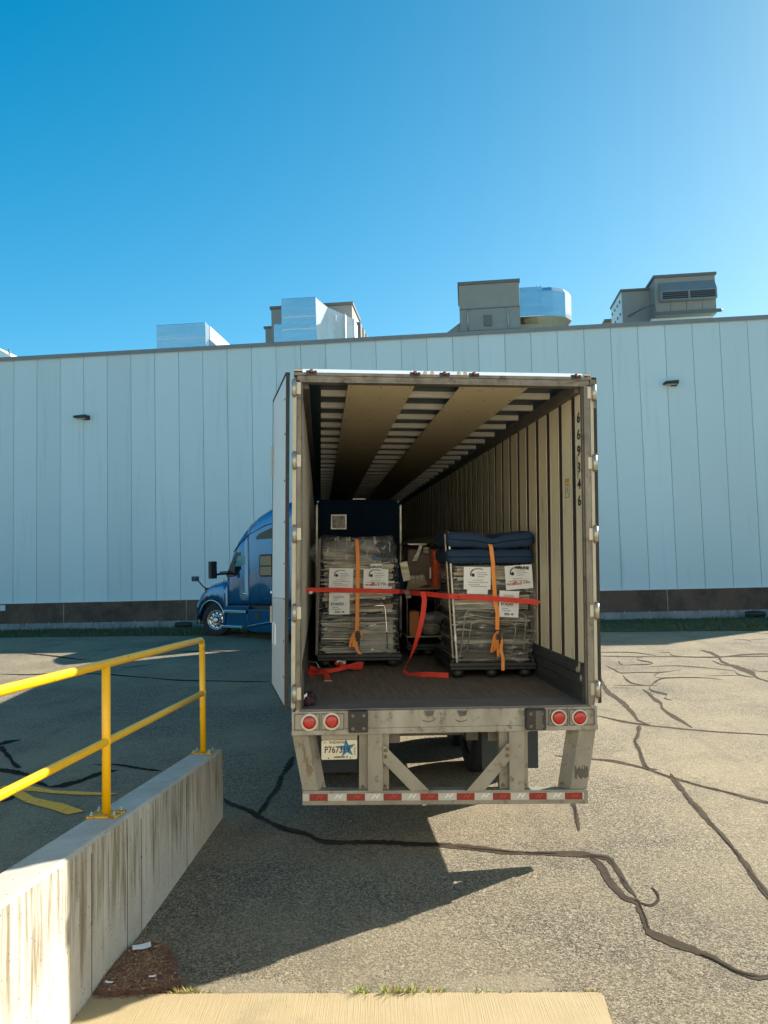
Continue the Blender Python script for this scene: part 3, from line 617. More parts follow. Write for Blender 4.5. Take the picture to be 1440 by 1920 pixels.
mb = MB(); mb.box(-6.26, -1.96, 6.44, 9.4, 15.6, 15.74); mb.box(-6.7, -6.2, 6.85, 9.1, 14.75, 14.85); mb.build('roof_trim', M['hvacd'], T)
mb = MB()
for i in range(4): mb.box(-1.98, -1.7 + .04*i, 7.2 + i * .9, 7.9 + i * .9, RZ, 14.9 - i * .05)
mb.build('side_louvre', M['hvacd'], T)
T = roof_unit('exhaust_unit', 'plain taupe rooftop box beside the round silver tank', 'rooftop unit', 'rooftop ducts and units')
mb = MB(); mb.box(3.38, 6.16, 4, 7, 13.0, 15.36, .02); mb.build('unit_casing', M['hvac'], T)
mb = MB(); mb.box(3.32, 6.2, 3.94, 7.05, 15.36, 15.5); mb.box(3.4, 6.17, 3.97, 4.0, 14.18, 14.22); mb.box(3.4, 6.2, 3.93, 7.02, 13.05, 13.17); mb.build('casing_trim', M['hvacd'], T)
mb = MB(); mb.prism([(2.3, 12.9), (3.38, 13.65), (3.38, RZ), (1.2, RZ), (1.2, 12.75)], 'y', 4.2, 6.8); mb.box(3.38, 6.3, 4.1, 6.9, RZ, 13.05); mb.build('curb', M['hvac'], T)
for px_, py_, s_ in ((3.75, 3.93, 1), (5.6, 3.93, -1)):
    mb = MB(); mb.tube([(px_, py_, 13.1), (px_, py_, 14.1), (px_ + .12 * s_, py_, 14.14)], .025, 8); mb.build('conduit', M['steel'], T)
mb = MB(); mb.box(4.5, 4.85, 3.9, 4.0, 13.35, 13.85, .01); mb.build('disconnect_box', M['hvacd'], T)
T = roof_unit('round_duct', 'round silver foil-wrapped tank duct with tan underside on roof', 'roof duct', 'rooftop ducts and units')
cx, cy = 7.42, 6.4; prof = []
def octo(r, z, n=12, sy=1.0): return [(cx + r * math.cos(2*math.pi*(i+.5)/n) * 1.0, cy + sy * r * math.sin(2*math.pi*(i+.5)/n), z) for i in range(n)]
mb = MB(); mb.loft([octo(1.40, 14.0), octo(1.42, 15.22), octo(1.28, 15.42)], smooth=False); mb.box(6.16, 7.3, 4.98, 7.8, 14.0, 15.42, .02); mb.build('tank_jacket', M['foil'], T)
mb = MB(); mb.loft([octo(.9, RZ), octo(.95, 13.35), octo(1.40, 14.01)], smooth=False); mb.box(6.2, 7.3, 5.2, 7.6, RZ, 13.7); mb.build('canvas_skirt', M['tan'], T)
for sx_ in (7.1, 7.3): mb = MB(); mb.cyl((sx_, 5.3, 15.4), (sx_, 5.3, 15.6), .02, 6); mb.build('stub_fitting', M['hvacd'], T)
T = roof_unit('makeup_air_unit', 'stepped taupe rooftop unit with louvred hood at far right', 'rooftop unit', 'rooftop ducts and units')
mb = MB(); mb.box(10.97, 12.6, 5, 7.6, RZ, 14.93, .02); mb.box(12.25, 14.91, 4, 8.5, 13.35, 15.13, .02); mb.build('unit_casing', M['hvac'], T)
mb = MB(); mb.box(10.91, 12.6, 4.93, 7.65, 14.93, 15.03); mb.box(12.19, 14.97, 3.93, 8.6, 15.13, 15.25); mb.box(12.2, 15.1, 3.93, 4.0, 13.4, 13.55); mb.build('roof_trim', M['hvacd'], T)
mb = MB(); mb.box(10.955, 10.97, 5.0, 7.6, RZ, 14.93)
mb.build('sky_lit_face', M['flash'], T)  # left face whitened; the sky's reflection is put into its colour
for i in range(4):
    for z in (14.5, 13.9, 13.3):
        mb = MB(); mb.box(10.92, 10.955, 5.3 + i*.62, 5.42 + i*.62, z, z + .12); mb.build('door_handle', M['hvacd'], T)
mb = MB(); mb.prism([(3.70, 14.42), (4.0, 14.90), (4.0, 13.98), (3.70, 13.98)], 'x', 12.42, 14.88); mb.b.faces.ensure_lookup_table()
mb.build('louvre_hood', M['coping'], T)
mb = MB(); mb.box(12.5, 14.8, 3.685, 3.702, 14.04, 14.36)
mb.build('louvre_opening', M['lampblk'], T)
for z in (14.10, 14.19, 14.28):
    mb = MB(); mb.box(12.5, 14.8, 3.67, 3.685, z, z + .02); mb.build('louvre_blade', M['hvacd'], T)
mb = MB(); mb.box(13.62, 13.70, 3.66, 3.69, 14.02, 14.38); mb.build('mullion', M['coping'], T)
mb = MB(); mb.box(12.1, 14.8, 4.3, 8.2, RZ, 13.35); mb.build('curb', M['foilw'], T)
mb = MB(); mb.tube([(12.15, 3.9, 13.25), (12.15, 3.9, 13.9), (11.7, 4.6, 13.9), (11.2, 4.9, 13.7)], .03, 8); mb.build('gas_pipe', M['hvacd'], T)
for x_ in (12.9, 13.6, 14.3): mb = MB(); mb.box(x_, x_ + .02, 3.985, 4.0, 13.56, 13.96); mb.build('panel_seam', M['hvacd'], T)
mb = MB(); mb.cyl((14.93, 4.0, 13.48), (15.16, 4.0, 13.48), .07, 10); mb.build('drain_fitting', M['foilw'], T)
T = roof_unit('small_roof_box', 'tiny tan rooftop box at left of the stepped unit', 'rooftop unit', 'rooftop ducts and units')
mb = MB(); mb.box(10.75, 11.2, 8.2, 10.0, RZ, 14.45); mb.build('casing', M['tan'], T)
mb = MB(); mb.box(10.70, 11.25, 8.1, 10.1, 14.45, 14.6); mb.build('trim', M['hvacd'], T)
T = roof_unit('sloped_duct', 'white sloping duct end on roof at the left picture edge', 'roof duct', 'rooftop ducts and units')
mb = MB(); mb.prism([(-21.6, RZ), (-21.6, 14.0), (-19.9, 13.9), (-18.75, 13.2), (-18.75, RZ)], 'y', 4, 6.5); mb.build('duct_body', M['foilw'], T)
mb = MB(); mb.cyl((-18.95, 4.2, 13.2), (-18.95, 4.2, 13.6), .04, 8); mb.build('stub_pipe', M['hvacd'], T)

# ---------------------------------------------------------------- low concrete wall and its handrail
WB0 = Vector((-1.664, 7.96, 0)); WDir = Vector((-.0338, -1, 0)).normalized(); WN = Vector((-WDir.y, WDir.x, 0)) * -1   # WN points left
def wall_pt(s, off, z): return WB0 + WDir * s + Vector((-1, .0338, 0)).normalized() * off + Vector((0, 0, z))
def wtop(s): return .690 + .0645 * s
T = tag(bpy.data.objects.new('retaining_wall', None), 'low stained concrete retaining wall carrying the yellow handrail', 'concrete wall'); C.objects.link(T)
T.location = WB0; T.rotation_euler = (0, 0, math.atan2(WDir.x, -WDir.y) if False else math.atan2(WDir.y, WDir.x) + math.pi/2)
# wall local frame: -y runs towards the viewer, -x is the left side
mb = MB(); segs = [0, .02] + [i * .5 for i in range(1, 13)] ; rings = []
for s in [0] + [i * .4 for i in range(1, 17)]:
    zt = wtop(s); c = .018
    e = .0 if s else .0
    rings.append([(0, -s, -.1), (0, -s, zt - c), (-c, -s, zt), (-.262 + c, -s, zt), (-.262, -s, zt - c), (-.262, -s, -.1)])
r0 = [(p[0] * 1, .012, p[2]) for p in rings[0]]
mb.loft(rings, smooth=False); wall_o = mb.build('wall_body', M['wallconc'], T)
for s in (1.25, 2.35, 2.62, 3.2, 4.3):
    mb = MB(); mb.box(-.0005, .0015, -s - .004, -s + .004, .0, wtop(s) - .05 - .1 * (s % 1)); mb.build('form_joint', M['dk'], T)
for s, z in ((1.25, .52), (2.35, .50), (3.2, .43), (4.3, .50)):
    mb = MB(); mb.ball((0.0, -s, z), .006, .011, .013, 8, 6, .4, 5, s); mb.build('form_tie_hole', M['rust'], T)

def build_rail():
    T = thing('handrail', 'yellow tubular steel handrail bolted onto the low concrete wall', 'handrail', (-1.81, 7.774, 0))
    o = Vector((-1.81, 7.774, 0))
    def rp(y, z): return Vector((-1.81 - .040 * (7.774 - y), y, z)) - o
    def zr(y, a): return a + .0277 * (7.774 - y)
    r = .0285
    top = []
    for k in range(9):
        a = k / 8 * math.pi / 2; top.append(rp(7.774 - .06 + .06 * math.sin(math.pi/2 - a) , 0) * 0 + rp(7.774 - .06 * (1 - math.cos(a)), zr(7.774, 1.790) - .06 + .06 * math.sin(a)))
    for y in (7.774, 5.39, 2.9):
        mb = MB(); q = rp(y, zr(y, 1.272)); mb.ball(q, r * 1.28, r * 1.12, r * 1.12, 14, 8, .12, 6, y); mb.build('weld_bead', M['yellow'], T)
    top = [rp(7.774, 1.70)] + top + [rp(y, zr(y, 1.790)) for y in (7.0, 5.5, 4.0, 2.6)]
    mb = MB(); mb.tube(top, r, 18); mb.build('top_rail', M['yellow'], T)
    mb = MB(); mb.tube([rp(y, zr(y, 1.272)) for y in (7.774, 6.6, 5.39, 4.0, 2.6)], r * .93, 16); mb.build('mid_rail', M['yellow'], T)
    for y, zt in ((7.774, 1.72), (5.39, zr(5.39, 1.785)), (2.9, zr(2.9, 1.785))):
        zb = wtop(7.96 - y)
        mb = MB(); mb.tube([rp(y, zb + .01), rp(y, zt)], r, 18); mb.build('post', M['yellow'], T)
        p = rp(y, zb); tilt = .0645
        mb = MB(); mb.box(-.10, .10, -.095, .095, .001, .014, .002, shear=lambda v: Vector((v.x, v.y, v.z - v.y * tilt))); mb.xf(Matrix.Translation(p) @ Matrix.Rotation(-.04, 4, 'Z')); pl = mb.build('base_plate', M['yrust'], T)
        for sx, sy in ((-1, -1), (-1, 1), (1, -1), (1, 1)):
            mb = MB(); q = p + Vector((sx * .075, sy * .07, -sy * .07 * tilt))
            mb.cyl(q + Vector((0, 0, .012)), q + Vector((0, 0, .026)), .013, 6); mb.cyl(q + Vector((0, 0, .02)), q + Vector((0, 0, .042)), .006, 8); mb.build('bolt', M['steel'], pl)
build_rail()

# ---------------------------------------------------------------- semi trailer (local: x right, y into the trailer, z up from the floor at the rear sill)
TM = Matrix.Translation((0.4858, 6.7039, 1.2646)) @ (rz(0.0817) @ rx(0.0125) @ ry(0.0236)).to_4x4()
TR = thing('semi_trailer', 'open white box trailer with rear doors folded back, loaded with wrapped carts', 'trailer', M=TM)
LEN = 16.1
def tb(name, mat, boxes, bev=0, parent=None):
    mb = MB()
    for b in boxes: mb.box(*b, bev)
    return mb.build(name, M[mat], parent or TR)
# shell
tb('side_wall', 'white', [(1.275, 1.297, .12, LEN, -.12, 2.80)])
tb('side_wall', 'white', [(-1.297, -1.275, .12, LEN, -.12, 2.80)])
tb('front_wall', 'white', [(-1.27, 1.27, LEN, LEN + .05, -.12, 2.80)])
tb('roof', 'roofskin', [(-1.24, 1.24, .10, LEN, 2.822, 2.834)])
tb('roof_sheet', 'white', [(-1.29, 1.29, .125, LEN + .05, 2.836, 2.846)])
tb('floor', 'floorwood', [(-1.25, 1.25, .36, LEN, -.10, 0.0)])
tb('threshold', 'threshold', [(-1.235, 1.235, .0, .36, -.03, .006)], .003)
for i, x in enumerate([-.99, -.66, -.33, 0, .33, .66, .99]):
    pass
# wall lining with vertical posts
POSTY = [.335, .725, 1.13] + [1.13 + .4 * i for i in range(1, 37)]
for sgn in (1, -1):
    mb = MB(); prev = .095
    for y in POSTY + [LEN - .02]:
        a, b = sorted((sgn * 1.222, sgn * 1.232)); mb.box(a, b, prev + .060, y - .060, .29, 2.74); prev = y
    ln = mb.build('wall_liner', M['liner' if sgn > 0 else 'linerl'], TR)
    mb = MB()
    for y in POSTY: a, b = sorted((sgn * 1.228, sgn * 1.262)); mb.box(a, b, y - .070, y + .070, .29, 2.74)
    mb.build('post_recess', M['post'], ln)
    mb = MB()
    for y in POSTY:
        a, b = sorted((sgn * 1.219, sgn * 1.222)); mb.box(a, b, y - .072, y - .060, .29, 2.74); mb.box(a, b, y + .060, y + .070, .29, 2.74)
    mb.build('post_flange', M['postrim'], ln)
    mb = MB(); mb.prism([(sgn*1.195, 0.0), (sgn*1.195, .05), (sgn*1.205, .055), (sgn*1.195, .06), (sgn*1.195, .14), (sgn*1.205, .145), (sgn*1.195, .15), (sgn*1.195, .23), (sgn*1.207, .235), (sgn*1.197, .24), (sgn*1.205, .325), (sgn*1.235, .345), (sgn*1.235, 0)], 'y', .10, LEN - .02)
    kp = mb.build('scuff_liner', M['kick'], TR)
    if sgn > 0:
        mb = MB(); rnd = random.Random(2)
        for (y, z, w, h) in ((.17, .30, .05, .09), (.23, .27, .04, .06), (.13, .21, .04, .05)):
            pts = [(y + w * math.cos(a) * rnd.uniform(.6, 1.2) * .6, z + h * math.sin(a) * rnd.uniform(.6, 1.2) * .6) for a in [i * math.pi / 4 for i in range(8)]]
            mb.prism(pts, 'x', 1.190, 1.193 + .0005)
        mb.build('peeled_patch', M['creamstrip'], kp)
    tb('cove_rail', 'frame_dark', [(sgn * 1.235 if sgn < 0 else 1.165, -1.165 if sgn < 0 else 1.235, .10, LEN - .02, 2.70, 2.80)], .008)
# roof bows and ceiling boards
for i in range(27):
    y = .10 + .6 * i
    mb = MB(); mb.prism([(y, 2.772), (y + .012, 2.766), (y + .055, 2.766), (y + .06, 2.778), (y + .075, 2.778), (y + .08, 2.790), (y + .11, 2.792), (y + .11, 2.820), (y, 2.820)], 'x', -1.06, 1.12)
    mb.build('roof_bow', M['bow'], TR)
for x0, x1, rr in ((-.825, -.245, 0), (.162, .764, 1)):
    mb = MB(); mb.box(x0, x1, .10, LEN - .1, 2.752, 2.764); bo = mb.build('ceiling_board', M['ply'], TR)
    mb = MB()
    for i in range(27):
        y = .10 + .6 * i + .03
        for x in (x0 + .03, (x0 + x1)/2 + .03 * math.sin(i * 2.1), x1 - .03): mb.cyl((x, y + .1 * (i == 0), 2.749), (x, y + .1 * (i == 0), 2.752), .008, 8)
    mb.build('screw_heads', M['rust'], bo)
# rear frame
fr = MB()
fr.box(-1.262, -1.225, 0, .10, 0.0, 2.74, .004); fr.box(-1.225, -1.213, .03, .08, 0.0, 2.74, .003)
fr.build('door_post_frame', M['frame'], TR); fr = MB(); fr.box(1.213, 1.266, 0, .10, 0.0, 2.745, .004); fr.box(1.204, 1.213, .03, .07, 0.0, 2.74, .002)
fr.build('door_post_frame', M['frame'], TR)
hd = MB(); hd.box(-1.29, 1.285, .0, .10, 2.795, 2.822, .005); hd.box(-1.262, 1.266, .012, .12, 2.752, 2.795, .004); hd.box(-1.24, 1.24, .0, .10, 2.738, 2.752, .003)
hdr = hd.build('rear_header', M['frame'], TR)
mb = MB(); mb.prism([(.002, 2.821), (.072, 2.866), (.16, 2.866), (.16, 2.846), (.06, 2.823)], 'x', -1.215, 1.222); mb.build('roof_edge_cap', M['white'], hdr)
mb = MB(); mb.box(1.222, 1.285, .004, .09, 2.832, 2.85, .004); mb.box(-1.29, -1.215, .004, .09, 2.832, 2.85, .004); mb.build('corner_cap', M['hinge'], hdr)
rnd = random.Random(11); mb = MB()
for i in range(26):
    x = rnd.uniform(-1.1, 1.15); w = rnd.uniform(.015, .07); z = 2.772 + rnd.uniform(-.012, .012)
    mb.box(x, x + w, .0105, .0125, z, z + rnd.uniform(.003, .010))
mb.build('paint_scrapes', M['rust'], hdr)
for x in (-1.141, -.259, -.004, .251, 1.147):
    mb = MB(); mb.ball((x, -.006, 2.829), .022, .016, .018, 12, 8); mb.box(x - .045, x + .045, -.002, .01, 2.80, 2.838, .003); k = mb.build('marker_light', M['black'], hdr)
    mb = MB(); mb.ball((x, -.018, 2.827), .009, .008, .009, 10, 6); mb.build('marker_lens', M['inkred'], k)
for x in (-.174, -.114, .116, .172):
    mb = MB(); mb.box(x - .016, x + .016, -.014, .004, 2.815, 2.842, .003); mb.cyl((x, -.02, 2.842), (x, .01, 2.846), .007, 8); mb.build('latch_keeper', M['hinge'], hdr)
# sill
sill = MB(); sill.box(-1.291, 1.288, -.004, .16, -.155, -.012, .004); sill.box(-1.262, 1.266, .0, .14, -.016, .0025, .002)
sill.box(-1.293, 1.290, -.010, .16, -.203, -.155, .004)
so_ = sill.build('rear_sill', M['sill'], TR)
for x0, x1 in ((-1.272, -1.063), (-1.055, -.862), (.862, 1.03), (1.04, 1.262)):
    mb = MB()
    for b in ((x0, x1, -.012, -.004, -.034, -.026), (x0, x1, -.012, -.004, -.166, -.158), (x0, x0 + .007, -.012, -.004, -.158, -.034), (x1 - .007, x1, -.012, -.004, -.158, -.034)): mb.box(*b, .001)
    mb.build('lamp_surround', M['frame_dark'], so_)
def disc(mb, x, z, r, y0, y1, n=28): mb.cyl((x, y0, z), (x, y1, z), r, n)
for x, z, ring in ((-1.148, -.097, 'ringw'), (-.964, -.092, 'ringw'), (.95, -.096, 'ringm'), (1.13, -.098, 'ringm')):
    L_ = thing('tail_light', None, None); L_.parent = TR; L_.location = (x, -.004, z)
    mb = MB(); rr = .072
    mb.loft([[(rad * math.cos(a), yy, rad * math.sin(a)) for a in [2*math.pi*i/32 for i in range(32)]] for rad, yy in ((.072, .0), (.073, -.010), (.068, -.016), (.056, -.018), (.053, -.010))])
    mb.build('light_ring', M[ring], L_)
    mb = MB(); mb.loft([[(rad * math.cos(a), yy, rad * math.sin(a)) for a in [2*math.pi*i/28 for i in range(28)]] for rad, yy in ((.054, -.008), (.052, -.020), (.036, -.026), (.012, -.028))])
    mb.build('light_lens', M['red'], L_)
    if ring == 'ringw':
        mb = MB(); sx = 1 if x < -1.1 else -1
        mb.box(-.012, .012, -.028, -.024, (.030 if sx > 0 else -.04), (.044 if sx > 0 else -.028)); mb.build('light_chip', M['rust'], L_)
for x0, x1, z0, z1 in ((-.828, -.668, -.176, -.002), (.657, .824, -.184, -.012)):
    mb = MB(); mb.box(x0, x1, -.075, -.010, z0, z1, .006); pd = mb.build('dock_bumper', M['blackpad'], TR)
    for x in (x0 + .035, x1 - .035):
        for z in (z0 + .035, z1 - .035): mb = MB(); disc(mb, x, z, .015, -.082, -.074, 6); mb.build('bolt', M['frame_dark'], pd)
    if x0 > 0:
        mb = MB(); mb.box(.735, .790, -.0775, -.0745, z0 + .008, z1 - .012); mb.build('scraped_patch', M['frame_dark'], pd)
for x, z in ((-.160, -.037), (.118, -.040)):
    mb = MB(); mb.prism([(x - .035, z + .018), (x + .05, z + .018), (x + .035, z - .02), (x - .01, z - .03)], 'y', -.03, -.004, .003); mb.cyl((x - .02, -.045, z), (x + .03, -.045, z), .008, 8)
    mb.build('door_hold_hook', M['frame_dark'], so_)
    mb = MB(); pts = [(x + dx, -.0065, z - .055 - .018 * (1 - (dx / .055) ** 2)) for dx in [-.05 + .01 * i for i in range(11)]]
    mb.tube(pts, .0035, 6); mb.build('wear_mark', M['frame_dark'], so_)
# hinges and door edges
for sgn, xs in ((-1, (-1.285, -1.281, -1.278, -1.275, -1.273)), (1, (1.300, 1.298, 1.296, 1.293, 1.290))):
    tb('hinge_strip', 'creamstrip', [(-1.300, -1.264, .004, .05, .02, 2.74) if sgn < 0 else (1.270, 1.300, .004, .05, .02, 2.74)], .004)
    for x, z in zip(xs, (2.683, 2.070, 1.455, .80, .137)):
        mb = MB(); mb.cyl((x, -.012, z - .062), (x, -.012, z + .062), .021, 16); mb.box(x - .035 * sgn - .02, x - .035 * sgn + .02, -.004, .004, z - .05, z + .05)
        h = mb.build('hinge', M['hinge'], TR)
        for e in (-1, 1): mb = MB(); mb.cyl((x, -.012, z + e * .062), (x, -.012, z + e * .076), .013, 10); mb.build('hinge_pin', M['rust'], h)
def door(sgn, x0, x1, name='rear_door'):
    # a door leaf swung round against the trailer side; runs from the hinge (y=.02) to its free edge (y=1.25)
    D_ = thing(name, None, None); D_.parent = TR
    def sh(v): # v.y 0..1 along the leaf
        f = v.y; return Vector((x0 + (x1 - x0) * f + v.x * sgn, .03 + 1.22 * f, v.z))
    def shb(v):
        q = sh(v)
        if .5 < v.z < 1.5: q.z -= .06 * v.y
        return q
    mb = MB(); mb.box(0, .030, 0.015, .985, .92, 2.80, .004, shear=shb); mb.build('upper_skin', M['doorskin'], D_, label='pale blue-white upper door skin' if sgn < 0 else None)
    mb = MB(); mb.box(0.0005, .030, 0.015, .985, .03, .918, .004, shear=shb); mb.build('lower_skin', M['doorband'], D_, label='grey lower band of the door' if sgn < 0 else None)
    mb = MB(); mb.box(.0, .030, -.012, .015, .02, 2.81, .003, shear=sh); mb.box(-.006, .034, .985, 1.0, .03, 2.81, .003, shear=sh); mb.box(-.004, .034, .0, 1.0, 2.80, 2.826, .003, shear=sh); mb.box(-.004, .034, 0, 1.0, .012, .03, .003, shear=sh)
    mb.build('door_seal', M['rubber'], D_)
    mb = MB(); mb.box(.034, .05, .955, .99, 2.05, 2.35, .004, shear=sh); mb.box(.034, .05, .955, .99, .62, .78, .004, shear=sh); mb.build('edge_keeper', M['creamstrip'], D_)
    if sgn < 0:
        mb = MB(); mb.box(.030, .037, .66, .86, .44, .64, .01, shear=sh); hh = mb.build('handle_recess', M['white'], D_)
        mb = MB(); mb.box(.037, .040, .70, .80, .47, .61, .004, shear=sh); mb.build('recess_well', M['doorband'], hh)
        mb = MB()
        for z in (.25, .55, .9, 1.2, 1.55, 1.9, 2.3, 2.6):
            for f in (.04, .07): mb.box(.030, .033, f, f + .008, z, z + .018, 0, shear=sh)
        mb.build('rivets', M['rust'], D_)
    else:
        mb = MB(); mb.box(-.03, .02, -.02, -.012, 2.55, 2.80, .003, shear=sh); mb.build('cam_keeper', M['frame_dark'], D_)
door(-1, -1.325, -1.505); door(1, 1.304, 1.325)
# under-ride guard
SH = lambda v: Vector((v.x, v.y, v.z - .020 * v.x))
G = thing('underride_guard', None, None); G.parent = TR
mb = MB(); mb.box(-1.203, 1.196, .0, .10, -.795, -.678, .005, shear=SH); bar = mb.build('guard_bar', M['galv'], G)
mb = MB(); mb.box(-1.200, 1.16, -.0022, -.0002, -.758, -.700, 0, shear=SH); wt = mb.build('white_tape', M['tapewht'], bar)
redx = [-1.146, -.84, -.536, -.230, .075, .381, .689, .996]
for i, x in enumerate(redx):
    mb = MB(); mb.box(x, x + .151, -.0042, -.0024, -.757, -.701, 0, shear=SH); rt = mb.build('red_tape', M['tapered'], bar)
    text('tape_mark', 'H', .045, M['tapered'] if False else M['inkred'], rt, face_back(x + .075, -.0048, -.729 - .02 * x, 0), bold=.0, ext=.0002, sx=1.5, shear=.5)
    if i < 7: text('tape_mark', 'H', .052, M['tapeH'], wt, face_back(x + .228, -.0030, -.729 - .02 * x), bold=.001, ext=.0002, sx=1.5, shear=.5)
def canted(sgn):
    # angled outer post: flat face plus a flange that turns inwards
    mb = MB()
    o_, i_ = (-1.288, -1.096), (-1.199, -1.011)
    if sgn > 0: o_, i_ = (1.281, 1.060), (1.194, .974)
    rings = []
    for (xo, xi), z in ((o_, -.203), (i_, -.668 if sgn < 0 else -.70)):
        d = xi - xo; rings.append([(xo, .02, z), (xo + .66 * d, .02, z), (xo + d, .115, z), (xo + d, .125, z), (xo + .64 * d, .032, z), (xo + .02 * d, .032, z), (xo + .02*d, .12, z), (xo, .12, z)])
    mb.loft(rings, smooth=False); p = mb.build('outer_post', M['galv'], G)
    mb = MB(); xx = -1.04 if sgn < 0 else 1.0; disc(mb, xx, -.655 if sgn < 0 else -.668, .012, .06, .085, 6); mb.build('bolt', M['rust'], p)
    if sgn > 0:
        mb = MB(); rnd = random.Random(8)
        for i in range(16): x = 1.09 + i * .0075; mb.box(x, x + .004, .0185, .0198, -.60 + rnd.uniform(-.02, .02), -.52 + rnd.uniform(-.02, .02), 0)
        mb.build('rubber_scuff', M['rubber'], p)
    else:
        mb = MB(); rnd = random.Random(9)
        for cx_, cz_, a_, b_ in ((-1.185, -.36, .010, .07), (-1.165, -.43, .012, .06), (-1.20, -.30, .008, .05), (-1.145, -.49, .030, .045), (-1.12, -.42, .008, .05)):
            mb.prism([(cx_ + a_ * math.cos(t) * rnd.uniform(.7, 1.2), cz_ + b_ * math.sin(t) * rnd.uniform(.7, 1.2)) for t in [i * math.pi / 6 for i in range(12)]], 'y', .0185, .0199)
        mb.build('rust_stain', mk('rust_stain', (.20, .15, .09), .8), p)
canted(-1); canted(1)
for x0, x1, f0, f1, zz in ((-.735, -.486, -.668, -.540, .0), (.448, .694, .521, .653, -.014)):
    mb = MB(); mb.box(x0, x1, .045, .053, -.672 + zz, -.203); mb.box(x0, x0 + .008, .053, .11, -.672 + zz, -.203); mb.box(x1 - .008, x1, .053, .11, -.672 + zz, -.203); mb.box(f0, f1, -.012, .045, -.676 + zz, -.203, .006)
    p = mb.build('guard_post', M['galv'], G)
    mb = MB(); mb.box(x0 - .02, x1 + .01, .02, .10, -.215, -.203); mb.build('post_cap', M['galv'], p)
    for x in (x0 + .03, x1 - .03): mb = MB(); disc(mb, x, -.645 + zz, .014, .03, .045, 6); mb.build('bolt', M['rust'], p)
for sgn, pts, bl in ((-1, [(-.540, -.300), (-.522, -.300), (-.158, -.668), (-.310, -.668), (-.540, -.430)], ((-.520, -.335), (-.520, -.385))),
                     (1, [(.526, -.295), (.505, -.300), (.151, -.684), (.305, -.686), (.526, -.432)], ((.504, -.345), (.504, -.398)))):
    mb = MB(); mb.prism(pts, 'y', -.022, -.012, .002); p = mb.build('diagonal_brace', M['galv'], G)
    for x, z in bl: mb = MB(); disc(mb, x, z, .016, -.032, -.022, 6); mb.build('bolt', M['rust'], p)
# licence plate
LP = thing('licence_plate', None, None); LP.parent = TR; LP.location = (-.900, .03, -.334)
mb = MB(); mb.box(-.149, .149, .0, .006, .088, .140); mb.box(-.145, .145, .004, .010, -.08, .09); mb.build('plate_bracket', M['galv'], LP)
def rrect(w, h, r, n=5):
    P = []
    for cx_, cz_, a0 in ((w - r, h - r, 0), (-w + r, h - r, 90), (-w + r, -h + r, 180), (w - r, -h + r, 270)):
        P += [(cx_ + r * math.cos(R(a0 + 90 * i / n)), cz_ + r * math.sin(R(a0 + 90 * i / n))) for i in range(n + 1)]
    return P
mb = MB(); mb.prism(rrect(.148, .078, .012), 'y', -.004, -.001); pf = mb.build('plate_face', M['plate'], LP)
text('plate_number', 'P767319', .076, M['ink'], LP, face_back(-.018, -.0052, .0), bold=.0012, sx=.80)
text('plate_state', 'INDIANA', .030, M['ink'], LP, face_back(-.012, -.0052, .061), bold=.0003, sx=1.15)
text('plate_text', 'FEB', .016, M['ink'], LP, face_back(-.122, -.0052, .061))
text('plate_text', 'TRAILER', .018, M['ink'], LP, face_back(.126, -.0052, -.01) @ Matrix.Rotation(R(-90), 4, 'Z'))
text('plate_text', 'LANDSTAR', .019, M['ink'], LP, face_back(.0, -.0052, -.059), bold=.001, sx=.95)
def star_pts(cx_, cz_, r, r2=.4, rot=90):
    return [(cx_ + (r if i % 2 == 0 else r * r2) * math.cos(R(rot + 36 * i)), cz_ + (r if i % 2 == 0 else r * r2) * math.sin(R(rot + 36 * i))) for i in range(10)]
mb = MB(); mb.prism(star_pts(.0635, -.0585, .011), 'y', -.0052, -.0042); mb.build('plate_emblem', M['ink'], LP)
mb = MB(); mb.prism(star_pts(.06, .012, .080, .40, 96), 'y', -.0047, -.0041); mb.build('star_sticker', M['star'], LP)
for x in (-.09, .09): mb = MB(); disc(mb, x, -.066, .006, -.008, -.004, 8); mb.build('screw', M['rust'], LP)
# running gear
mb = MB(); mb.box(-.50, -.38, .17, LEN - .3, -.32, -.11); mb.box(.38, .50, .17, LEN - .3, -.32, -.11)
y = .4
while y < LEN - .2:
    mb.box(-1.27, 1.27, y, y + .04, -.21, -.101); y += .305
mb.box(-1.1, 1.1, .82, .90, -.36, -.21); mb.box(-.6, .6, 1.5, 1.6, -.50, -.34)
mb.build('underframe', M['frame_dark'], TR)
tb('side_rail', 'white', [(1.262, 1.274, .16, LEN, -.26, -.122), (-1.274, -1.262, .16, LEN, -.26, -.122)])
for x0, x1 in ((-1.27, -.67), (.66, 1.27)):
    mb = MB(); mb.box(x0, x1, 1.80, 1.812, -1.0, -.30); mb.box(x0, x1, 1.79, 1.83, -.31, -.22); mb.build('mud_flap', M['flap'], TR)
tb('bogie_frame', 'frame_dark', [(-.5, -.38, 1.2, 4.9, -.55, -.33), (.38, .5, 1.2, 4.9, -.55, -.33), (-.5, .5, 1.3, 1.42, -.52, -.36), (-.5, .5, 4.6, 4.7, -.52, -.36)])
